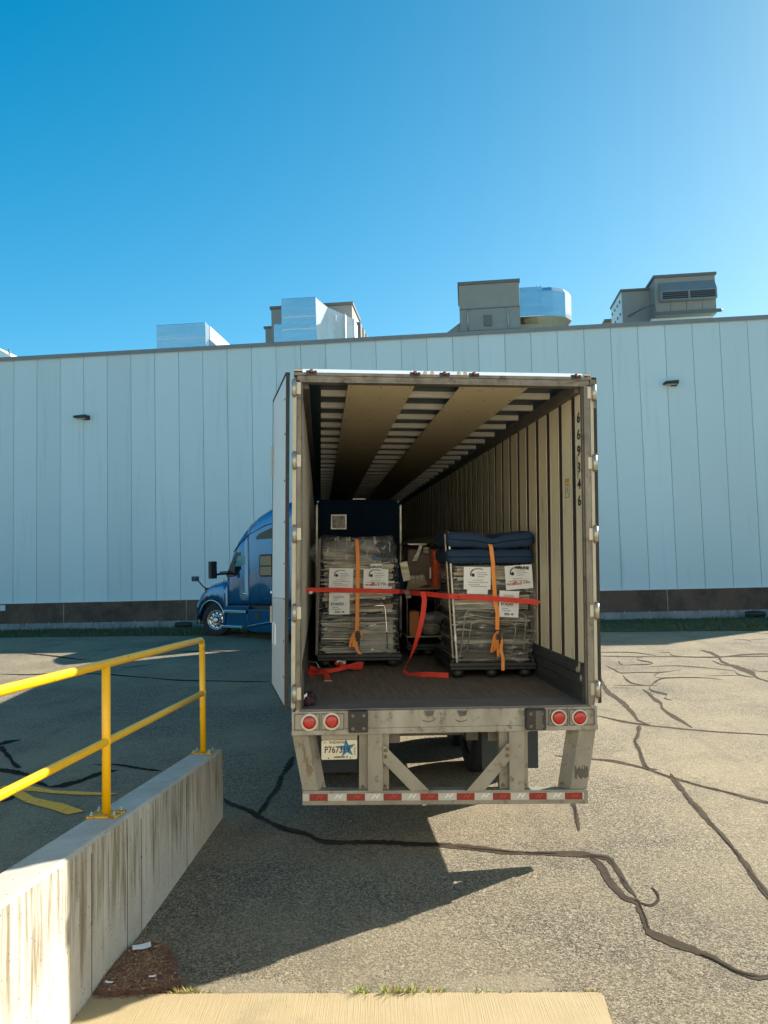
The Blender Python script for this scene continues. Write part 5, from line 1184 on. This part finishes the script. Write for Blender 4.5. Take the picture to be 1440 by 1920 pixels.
for i in range(23):
    z = .86 + .475 * i / 22; k = 1 + .12 * noise.noise(Vector((0, 0, z * 9)))
    rg.append([(.415 + .065 * k * math.cos(a) * (1 + .1 * noise.noise(Vector((math.cos(a), math.sin(a), z * 14)))), 3.42 + .065 * k * math.sin(a), z) for a in [2*math.pi*j/20 for j in range(20)]])
mb.loft(rg); Br = Item('bubble_wrap_roll', 'upright orange bubble-wrapped roll on the small cart shelf', 'wrapped roll', (.415, 3.42, .865)); Br.add(mb, 'roll', M['bubble'])
Ob = Item('carton', 'open orange carton on the lower shelf of the small cart', 'box', (.12, 3.5, .255)); mb = MB(); mb.box(.07, .19, 3.40, 3.8, .257, .56, .004); Ob.add(mb, 'carton_body', M['orangebox'])
mb = MB(); mb.box(.045, .07, 3.42, 3.78, .30, .57, .002); Ob.add(mb, 'flap', M['navy'])
Gb = Item('plastic_bag', 'shiny grey plastic bag, upper of two on the lower shelf', 'bag', (.37, 3.5, .4), 'grey plastic bags on the lower shelf'); mb = MB(); mb.ball((.37, 3.55, .47), .17, .14, .075, 22, 12, .35, 2.5, 1); Gb.add(mb, 'bag_body', M['bag'])
Gc = Item('plastic_bag', 'rounded grey plastic bag, lower of two on the lower shelf', 'bag', (.36, 3.5, .27), 'grey plastic bags on the lower shelf'); mb = MB(); mb.ball((.36, 3.55, .335), .13, .14, .10, 22, 12, .2, 3, 7); Gc.add(mb, 'bag_body', M['grey'])

# cross strap, its tail, and the loose strap on the floor ------
Cs = Item('ratchet_strap', 'taut red ratchet strap across both carts with a long hanging tail', 'strap', (0, 1.9, .85), 'red ratchet straps')
mb = MB(); mb.ribbon([(-1.235, 2.30, .890), (-1.0, 2.35, .886), (-.85, 2.415, .882), (-.4, 2.41, .868), (-.16, 2.38, .862), (-.07, 2.12, .862)], (0, 0, .026), .003); Cs.add(mb, 'webbing', M['strapred'])
mb = MB(); mb.ribbon([(-.07, 2.12, .862), (.0, 1.90, .865), (.27, 1.515, .852), (.5, 1.505, .840), (.75, 1.50, .822), (1.0, 1.48, .802), (1.195, 1.44, .786)], (0, 0, .026), .003); Cs.add(mb, 'webbing', M['strapred'])
for x, y in ((1.195, 1.44), (-1.235, 2.30)): mb = MB(); s_ = 1 if x > 0 else -1; mb.box(min(x, x + .02 * s_), max(x, x + .02 * s_), y - .02, y + .02, .78 if x > 0 else .86, .80 if x > 0 else .92, .003); Cs.add(mb, 'end_fitting', M['steel'])
mb = MB(); mb.box(-.13, -.04, 2.13, 2.17, .84, .885, .004); mb.box(-.115, -.055, 2.10, 2.13, .82, .84, .004); mb.cyl((-.14, 2.12, .862), (-.14, 2.12, .90), .008, 8); mb.box(-.12, -.06, 2.09, 2.12, .80, .825, .003); Cs.add(mb, 'ratchet', M['frame_dark'])
mb = MB(); tail = [(.03, 1.79, .885), (.045, 1.76, .80), (.03, 1.75, .68), (.01, 1.75, .57), (-.02, 1.76, .44), (-.06, 1.79, .30), (-.10, 1.86, .17), (-.145, 1.95, .07), (-.155, 1.95, .02), (-.13, 1.90, .008), (-.08, 1.82, .008)]
wv = [Vector((.027, .004, 0))] * 4 + [Vector((.026, .01, 0)), Vector((.02, .016, 0)), Vector((.012, .022, .006)), Vector((.010, .022, .012)), Vector((.012, .02, .014)), Vector((.014, .02, .012)), Vector((.012, .024, .006))]
mb.ribbon(tail, wv, .003); mb.ribbon([(-.08, 1.82, .010), (.0, 1.72, .02), (.08, 1.66, .03), (.18, 1.60, .03), (.27, 1.585, .028)], [Vector((.008, .02, .014))] + [Vector((.004, .014, .024))] * 4, .003)
Cs.add(mb, 'webbing_tail', M['strapred'])
mb = MB(); mb.box(-1.185, -1.15, 2.285, 2.295, .845, .875); Cs.add(mb, 'white_tag', M['paper'])
for x, y, z in ((.345, 1.503, .848), (1.045, 1.472, .797), (-.30, 2.405, .866)):
    mb = MB(); mb.box(x, x + .03, y - .003, y - .0022, z - .003, z + .003); mb.box(x + .008, x + .04, y - .003, y - .0022, z - .014, z - .009); Cs.add(mb, 'strap_print', M['ink'])
Fs = Item('ratchet_strap', 'loose red strap lying crumpled on the trailer floor at left', 'strap', (-.9, 2.0, 0), 'red ratchet straps')
mb = MB()
mb.ribbon([(-1.215, 2.02, .02), (-1.17, 1.95, .075), (-1.10, 1.88, .06), (-1.03, 1.80, .07), (-1.0, 1.70, .05), (-.985, 1.58, .02), (-.98, 1.48, .006)], [Vector((.0, .03, .018))] * 3 + [Vector((.02, .02, .006))] * 2 + [Vector((.03, .004, 0))] * 2, .004)
mb.ribbon([(-1.20, 1.92, .03), (-1.10, 1.90, .03), (-.95, 1.96, .035), (-.85, 2.03, .045), (-.74, 2.12, .06), (-.64, 2.24, .07), (-.58, 2.25, .06)], [Vector((.004, .022, .020))] * 7, .004)
mb.ribbon([(-.90, 2.16, .10), (-.84, 2.10, .085), (-.76, 2.10, .055), (-.68, 2.14, .04), (-.60, 2.20, .03)], [Vector((.006, .024, .014))] * 5, .004)
mb.ribbon([(-1.22, 2.05, .01), (-1.18, 1.98, .05), (-1.19, 1.90, .03), (-1.12, 1.82, .015)], [Vector((.0, .025, .02))] * 4, .004)
Fs.add(mb, 'webbing', M['strapred'])
mb = MB(); mb.box(-.88, -.78, 2.13, 2.17, .085, .12, .004); mb.cyl((-.86, 2.12, .10), (-.77, 2.12, .12), .01, 8); mb.box(-1.02, -.94, 1.465, 1.475, .004, .012); Fs.add(mb, 'ratchet', M['steel'])
mb = MB(); mb.tube([(-1.24, 2.06, .05), (-1.20, 2.05, .13), (-1.10, 2.03, .12), (-1.06, 2.0, .04)], .006, 6); Fs.add(mb, 'wire_handle', M['steel'])
Cl = Item('dark_cloth', 'dark crumpled cloth lying at the left rear corner of the trailer floor', 'cloth', (-1.17, .25, 0))
mb = MB(); mb.ball((-1.165, .22, .05), .065, .12, .06, 26, 16, .55, 3.2, 4); Cl.add(mb, 'cloth', M['cloth'])
mb = MB(); mb.box(-1.205, -1.17, .12, .15, .075, .105, .002, shear=lambda v: Vector((v.x, v.y, v.z + (v.x + 1.19) * .8))); Cl.add(mb, 'white_scrap', M['paper'])
# ---------------------------------------------------------------- tractor truck (local: +y forward, -x its left side)
def build_truck():
    T = thing('tractor_truck', 'blue long-nose sleeper truck coupled to the trailer, turned left', 'truck', (-4.83 + .09, 26.40 - .08, .31), R(48))
    def sec(s, hw, zb, zt, n, nb=16, npt=36):
        zc = (zb + zt) / 2; hz = (zt - zb) / 2; P = []
        for k in range(npt):
            a = 2*math.pi*(k+.5)/npt; c, sn = math.cos(a), math.sin(a); e = n if sn > 0 else nb
            P.append((hw * abs(c) ** (2/e) * (1 if c > 0 else -1), s, zc + hz * abs(sn) ** (2/e) * (1 if sn > 0 else -1)))
        return P
    B = M['blue']
    mb = MB(); mb.loft([sec(*a) for a in ((1.12, .90, .50, .93, 3), (1.08, 1.02, .46, 1.02, 3), (.97, 1.10, .50, 1.14, 3), (.80, 1.15, .58, 1.34, 3), (.70, 1.17, .80, 1.42, 3), (.58, 1.18, .98, 1.51, 3), (.38, 1.19, 1.10, 1.64, 3.2), (.1, 1.19, 1.14, 1.75, 3.4), (-.2, 1.19, 1.11, 1.81, 3.6), (-.42, 1.19, .98, 1.85, 4), (-.54, 1.18, .62, 1.87, 4.5), (-.62, 1.16, .60, 1.9, 5))])
    hood = mb.build('hood', B, T)
    mb = MB(); mb.loft([sec(*a) for a in ((-.52, 1.10, 1.0, 1.90, 8), (-.60, 1.13, .98, 2.08, 9), (-.72, 1.14, .98, 2.36, 9), (-.90, 1.15, .98, 2.74, 10), (-1.14, 1.16, .98, 3.10, 10), (-1.62, 1.17, .98, 3.50, 10))])
    cab = mb.build('cab', B, T)
    mb = MB(); mb.loft([sec(*a) for a in ((-1.60, 1.19, 1.0, 3.49, 10), (-1.7, 1.21, 1.0, 3.56, 10), (-2.13, 1.22, 1.0, 3.79, 10), (-2.57, 1.22, 1.0, 3.95, 10), (-3.0, 1.22, 1.0, 4.05, 10), (-3.3, 1.22, 1.0, 4.08, 10), (-3.5, 1.20, 1.0, 4.09, 10))])
    sl_ = mb.build('sleeper', B, T)
    # windshield: dark glass wrapped over the sloping front
    mb = MB(); rows = []
    for s, z in ((-.60, 1.95), (-.68, 2.12), (-.80, 2.36), (-.96, 2.64)):
        row = []
        for k in range(13):
            x = -1.06 + 2.12 * k / 12; row.append(mb.b.verts.new((x, s + .03 - .16 * abs(x / 1.06) ** 3, z)))
        rows.append(row)
    for a, b in zip(rows, rows[1:]):
        for i in range(12): mb._f([a[i], a[i+1], b[i+1], b[i]], True)
    ws = mb.build('windshield', M['glass'], T)
    def side(name, mat, pts, x, th, parent=T, bev=0):
        for sx in (-1, 1):
            mb = MB(); a, b = sorted((sx * x, sx * (x + th))); mb.prism(pts, 'x', a, b, bev); o = mb.build(name, mat, parent)
        return o
    for sx in (-1, 1):
        xx = sx * 1.150
        mb = MB(); a, b = sorted((xx, xx + sx * .012)); mb.prism([(-.58, 1.93), (-.62, 1.86), (-1.02, 1.90), (-1.2, 2.08), (-1.55, 2.14), (-1.60, 2.62), (-1.08, 2.64), (-.82, 2.34)], 'x', a, b, .004)
        wf = mb.build('door_window', M['glass'], T)
        mb = MB(); a, b = sorted((xx + sx * .012, xx + sx * .016)); mb.prism([(-.98, 2.20), (-1.24, 2.21), (-1.5, 2.26), (-1.54, 2.52), (-1.14, 2.52)], 'x', a, b); mb.build('pane', M['glasslt'], wf)
        mb = MB(); a, b = sorted((sx * 1.165, sx * 1.172)); mb.prism([(-.50, 1.0), (-.515, 1.0), (-.515, 1.86), (-.50, 1.86)], 'x', a + .02 * sx, b + .022 * sx)
        mb.prism([(-1.63, 1.0), (-1.645, 1.0), (-1.645, 2.9), (-1.63, 2.9)], 'x', a, b + .0 if sx > 0 else b); mb.build('door_seam', M['black'], cab)
        xx = sx * 1.222
        a, b = sorted((xx - sx * .01, xx + sx * .014))
        mb = MB(); mb.prism([( -2.42 + p[0], 2.205 + p[1]) for p in rrect(.27, .335, .07)], 'x', a, b, .004); wf = mb.build('sleeper_window', M['rubber'], sl_)
        a, b = sorted((xx + sx * .014, xx + sx * .018))
        mb = MB(); mb.box(a, b, -2.65, -2.19, 1.92, 2.17); mb.box(a, b, -2.65, -2.19, 2.21, 2.49); mb.build('curtain_pane', M['curtain'], wf)
        a, b = sorted((xx - sx * .01, xx + sx * .006))
        mb = MB(); mb.prism([(-2.02, 3.0), (-3.2, 3.0), (-3.2, 3.40), (-2.75, 3.34), (-2.2, 3.18), (-2.04, 3.1)], 'x', a, b); mb.build('roof_window', M['glass'], sl_)
        mb = MB(); q = rrect(.33, .215, .04); mb.tube([(xx + sx * .0, -2.46 + p[0], 1.385 + p[1]) for p in q], .006, 6, closed=True); mb.build('locker_door', M['black'], sl_)
        mb = MB(); mb.ball((xx, -2.62, 1.40), .03, .035, .08, 10, 8); mb.build('locker_handle', M['chrome'], sl_)
        mb = MB(); mb.tube([(sx * 1.155, -.93, 2.66), (sx * 1.17, -1.25, 2.93), (sx * 1.205, -1.68, 3.16), (sx * 1.226, -2.4, 3.40), (sx * 1.226, -2.9, 3.48)], .012, 6); mb.tube([(sx * 1.20, -1.65, 2.67), (sx * 1.222, -3.78, 2.67)], .007, 6); mb.build('fairing_seam', M['black'], sl_)
        mb = MB(); mb.ball((sx * 1.17, -1.42, 1.36), .02, .11, .03, 10, 8); mb.build('door_handle', M['chrome'], cab)
        mb = MB(); mb.box(*sorted((sx * 1.175, sx * 1.19)), -.545, -.515, 1.38, 1.47); mb.build('side_badge', M['chrome'], hood)
        # steps, tank, skirts
        for nm, y0, y1, z0, z1 in (('upper_step', -.50, -1.48, .76, .84), ('lower_step', -.35, -1.30, .29, .36)):
            mb = MB(); mb.box(*sorted((sx * .9, sx * 1.21)), y1, y0, z0, z1, .01); mb.build(nm, M['chrome'], T)
        mb = MB(); mb.box(*sorted((sx * .85, sx * 1.15)), -1.50, -.50, .36, .76, .02); mb.build('step_box', B, T)
        mb = MB(); mb.prism([(-.44, .50), (-.50, .97), (-1.62, .97), (-1.55, .84), (-.56, .84), (-.50, .36), (-.36, .34)], 'x', *sorted((sx * 1.10, sx * 1.175)), .01); mb.build('cab_skirt', B, T)
        mb = MB(); mb.prism([(-1.62, .88), (-3.9, .88), (-5.0, .80), (-5.0, .22), (-1.72, .22), (-1.50, .30), (-1.58, .6)], 'x', *sorted((sx * 1.12, sx * 1.215)), .015); fr_ = mb.build('side_fairing', B, T)
        mb = MB(); mb.prism([(-1.95, .80), (-2.2, .80), (-2.05, .60), (-1.84, .50)], 'x', *sorted((sx * 1.214, sx * 1.222))); mb.build('fairing_vent', M['black'], fr_)
        mb = MB(); mb.tube([(sx * 1.22, -1.62, .36), (sx * 1.235, -2.4, .50), (sx * 1.235, -3.4, .66), (sx * 1.22, -4.9, .74)], .035, 8); mb.build('fairing_crease', B, fr_)
        # fender lip, marker lamp, headlight
        mb = MB(); mb.tube([(sx * 1.20, .08 + .62 * math.cos(a), .52 + .62 * math.sin(a)) for a in [R(15 + 15 * i) for i in range(11)]], .022, 8); mb.build('fender_lip', M['foil'], hood)
        mb = MB(); mb.box(*sorted((sx * 1.185, sx * 1.205)), .30, .42, 1.245, 1.285, .004); mb.build('marker_lamp', M['amber'], hood)
        mb = MB(); mb.ball((sx * 1.0, .90, .95), .10, .16, .10, 14, 8); mb.build('headlight', M['glass'], hood)
        # mirrors
        mb = MB(); mb.tube([(sx * 1.12, .38, 1.48), (sx * 1.25, .42, 1.58), (sx * 1.42, .48, 1.80)], .022, 8); mb.box(*sorted((sx * 1.10, sx * 1.18)), .30, .44, 1.40, 1.54, .01); arm = mb.build('hood_mirror_arm', M['black'], hood)
        mb = MB(); mb.box(*sorted((sx * 1.38, sx * 1.62)), .44, .53, 1.76, 1.92, .02); hm = mb.build('mirror_head', M['black'], hood)
        mb = MB(); mb.box(*sorted((sx * 1.41, sx * 1.59)), .431, .438, 1.78, 1.90, .004); mb.build('mirror_glass', M['chrome'], hm)
        mb = MB(); mb.tube([(sx * 1.12, -.62, 1.98), (sx * 1.35, -.58, 1.98), (sx * 1.60, -.56, 1.96)], .035, 8); mb.tube([(sx * 1.12, -.64, 2.04), (sx * 1.40, -.58, 2.04)], .02, 8); mb.build('door_mirror_arm', M['black'], cab)
        mb = MB(); mb.box(*sorted((sx * 1.55, sx * 1.78)), -.64, -.50, 1.84, 2.38, .03); mb.build('door_mirror', M['black'], cab)
        mb = MB(); mb.tube([(sx * .72, -.34, 1.90), (sx * .95, -.40, 1.90)], .012, 6); mb.build('wiper', M['chrome'], hood)
    mb = MB(); mb.box(-.95, .95, 1.02, 1.20, .32, .56, .03); mb.build('bumper', M['chrome'], T)
    mb = MB(); mb.box(-.45, .45, 1.02, 1.13, .58, .98, .03); mb.build('grille', M['black'], T)
    mb = MB(); mb.box(-1.0, 1.0, -.45, .62, .50, 1.12); mb.box(-1.05, 1.05, -3.9, -.5, .30, 1.0); mb.build('inner_well', M['black'], T)
    mb = MB(); mb.box(-.45, -.33, -7.0, .9, .75, 1.0); mb.box(.33, .45, -7.0, .9, .75, 1.0); mb.box(-.5, .5, -6.2, -5.2, 1.0, 1.12); mb.build('chassis', M['black'], T)
    wheel(T, (-1.02, 0, .51), (-math.cos(R(26)), math.sin(R(26)) * -1, 0), dish=.05)
    wheel(T, (1.02, 0, .51), (math.cos(R(26)), math.sin(R(26)), 0), dish=.05)
    for y in (-5.0, -6.3):
        for sx in (-1, 1): wheel(T, (sx * 1.10, y, .51), (sx, 0, 0)); wheel(T, (sx * .78, y, .51), (sx, 0, 0))
    for o in T.children:
        if o.type == 'MESH':
            def st(q):
                q.data.transform(Matrix.Diagonal((1, 1.11, 1, 1)))
                for c_ in q.children: st(c_)
            st(o)
build_truck()

# ---------------------------------------------------------------- small things on the ground
outl = [(-1.793, 5.026), (-1.724, 5.181), (-1.682, 5.414), (-1.642, 5.42), (-1.516, 5.361), (-1.436, 5.186), (-1.361, 4.985), (-1.262, 4.869), (-1.36, 4.79), (-1.429, 4.755), (-1.60, 4.745), (-1.76, 4.742), (-1.775, 4.894)]
def inside(x, y, P):
    r = False
    for i in range(len(P)):
        (a, b), (c, d) = P[i], P[i-1]
        if (b > y) != (d > y) and x < (c - a) * (y - b) / (d - b) + a: r = not r
    return r
mb = MB(); cxx, cyy = -1.57, 5.0; rg0, rg1, rg2 = [], [], []
for i, (x, y) in enumerate(outl):
    for k in range(3):
        x2, y2 = outl[(i+1) % len(outl)]; px, py = x + (x2 - x) * k / 3, y + (y2 - y) * k / 3; jj = 1 + .10 * noise.noise(Vector((px * 14, py * 14, 0)))
        rg0.append((cxx + (px - cxx) * jj, cyy + (py - cyy) * jj, .003)); rg1.append((cxx + (px - cxx) * .8, cyy + (py - cyy) * .8, .022 + .008 * noise.noise(Vector((px * 9, py * 9, 2))))); rg2.append((cxx + (px - cxx) * .3, cyy + (py - cyy) * .3, .034))
mb.loft([rg0, rg1, rg2]); rnd = random.Random(6)
mound = mb.build('needle_bed', M['soil']); tag(mound, 'reddish brown needle mulch piled in the corner by the concrete wall', 'mulch', kind='stuff')
mb = MB(); n = 0
while n < 5200:
    x, y = rnd.uniform(-1.86, -1.2), rnd.uniform(4.62, 5.55)
    if not inside(x + rnd.gauss(0, .018), y + rnd.gauss(0, .018), outl) or x < -1.77 + .034 * (y - 4.6): continue
    n += 1; a = rnd.uniform(0, 6.28); L_ = rnd.uniform(.03, .09); d = Vector((math.cos(a), math.sin(a), rnd.uniform(-.12, .25))) * L_ / 2; w = Vector((-math.sin(a), math.cos(a), 0)) * .0016
    dist = min(1, max(0, 1 - math.hypot((x - cxx) / .3, (y - cyy) / .42))); c = Vector((x, y, .012 + .03 * dist ** .5 + rnd.uniform(0, .008)))
    mb._f([mb.b.verts.new(c - d - w), mb.b.verts.new(c + d - w), mb.b.verts.new(c + d + w), mb.b.verts.new(c - d + w)])
mb.build('fallen_needles', M['needle'])
tag(bpy.data.objects['fallen_needles'], 'loose brown needles scattered over the mulch by the concrete wall', 'needles', kind='stuff')
def scrap(label, x, y, w, h, rot, z=.045, name='paper_scrap'):
    T = thing(name, label, 'litter', (x, y, z), R(rot), 'white litter scraps on the mulch')
    mb = MB(); g = []
    for j in range(4):
        g.append([mb.b.verts.new(((i/4-.5) * w, (j/3-.5) * h, .006 * noise.noise(Vector((i * .9 + x, j * .8, y))) + .012 * abs(i/4-.5))) for i in range(5)])
    for j in range(3):
        for i in range(4): mb._f([g[j][i], g[j][i+1], g[j+1][i+1], g[j+1][i]], True)
    mb.build('scrap', M['paper'], T)
mb = MB(); rnd = random.Random(16); n = 0
while n < 420:
    x, y = rnd.uniform(-1.82, -1.05), rnd.uniform(4.55, 5.55)
    if not inside(x + rnd.gauss(0, .035), y + rnd.gauss(0, .035), outl) or x < -1.76 + .034 * (y - 4.6): continue
    n += 1; a = rnd.uniform(0, 6.28); L_ = rnd.uniform(.04, .10) if n % 9 else .022; d = Vector((math.cos(a), math.sin(a), rnd.uniform(-.05, .2))) * L_ / 2; w = Vector((-math.sin(a), math.cos(a), 0)) * (.0016 if n % 9 else .008)
    ins = inside(x, y, outl); zz = (.052 if ins else .034 if y < 4.7 else .012)
    c = Vector((x, y, zz)); mb._f([mb.b.verts.new(c - d), mb.b.verts.new(c + w), mb.b.verts.new(c + d), mb.b.verts.new(c - w)])
tag(mb.build('leaf_debris', mk('pale_dry_debris', (.42, .25, .13), .8, 0, (.55, .36, .2), 30, .6)), 'pale dry needles and leaf bits scattered over and around the mulch', 'leaf litter', kind='stuff')
scrap('largest white paper scrap, lying on the mulch farthest from the slab', -1.638, 5.27, .115, .075, 20, .056)
scrap('tiny white scrap on the mulch close to the wall base', -1.695, 4.83, .05, .02, -20, .058)
scrap('tiny curled white scrap at the right side of the mulch', -1.455, 4.885, .04, .022, 10, .058)
def tuft(x, y, n, h, spread, mats, label, z=.004):
    T = thing('weed_tuft', label, 'weed', (x, y, z), 0, 'weed tufts along the slab edge'); rnd = random.Random(int((x + 5) * 1000))
    for name, mat, cnt in mats:
        mb = MB()
        for i in range(int(n * cnt)):
            a = rnd.uniform(0, 6.28); bx, by = rnd.uniform(-spread, spread), rnd.gauss(0, .012); L_ = h * rnd.uniform(.5, 1.2); lean = rnd.uniform(.2, 1.2)
            d = Vector((math.cos(a) * lean, math.sin(a) * lean, 1)).normalized(); w = Vector((-math.sin(a), math.cos(a), 0)) * rnd.uniform(.0018, .0036)
            p = Vector((bx, by, 0)); pts = [p, p + d * L_ * .5, p + d * L_ * .95 + Vector((d.x, d.y, -.25)) * L_ * .2]
            v = [mb.b.verts.new(pts[0] - w), mb.b.verts.new(pts[0] + w), mb.b.verts.new(pts[1] + w), mb.b.verts.new(pts[1] - w), mb.b.verts.new(pts[2])]
            mb._f([v[0], v[1], v[2], v[3]]); mb._f([v[3], v[2], v[4]])
        mb.build(name, mat, T)
G_, D_ = ('green_blades', M['weed'], .6), ('dry_blades', M['weedr'], .4)
tuft(-1.225, 4.775, 170, .05, .075, (G_, D_), 'widest green and rusty weed tuft beside the mulch corner')
tuft(-1.34, 4.755, 90, .03, .05, (('dry_blades', M['weedr'], 1),), 'rusty red dry weed tuft at the right foot of the mulch')
tuft(-1.10, 4.76, 40, .03, .03, (G_,), 'small green tuft just right of the widest tuft')
tuft(-.96, 4.74, 40, .02, .05, (G_, D_), 'faint low green tuft at the left of the slab edge')
tuft(-.44, 4.712, 50, .04, .05, (G_, D_), 'small sparse tuft left of centre on the slab edge')
tuft(-.20, 4.708, 60, .085, .05, (G_,), 'tall thin-bladed tuft on the slab edge')
tuft(.02, 4.70, 170, .075, .10, (('green_blades', M['weed'], .75), ('dry_blades', M['weedr'], .25)), 'biggest bright green weed tuft in the middle of the slab edge')
tuft(.22, 4.695, 80, .05, .06, (G_, D_), 'medium tuft just right of the biggest weed tuft')
tuft(.52, 4.69, 60, .045, .07, (G_,), 'flat green tuft right of centre on the slab edge')
tuft(.70, 4.685, 50, .03, .07, (D_, ('green_blades', M['weed'], .1)), 'rusty brown low tuft right of centre on the slab edge')
tuft(.93, 4.67, 40, .03, .05, (G_,), 'small green tuft near the right end of the slab edge')
tuft(1.11, 4.665, 60, .04, .05, (G_, D_), 'weed tuft at the right corner of the slab')
tuft(-1.80, 4.55, 40, .03, .03, (('dry_blades', M['weedr'], 1),), 'dry red tuft at the near wall foot', .03)
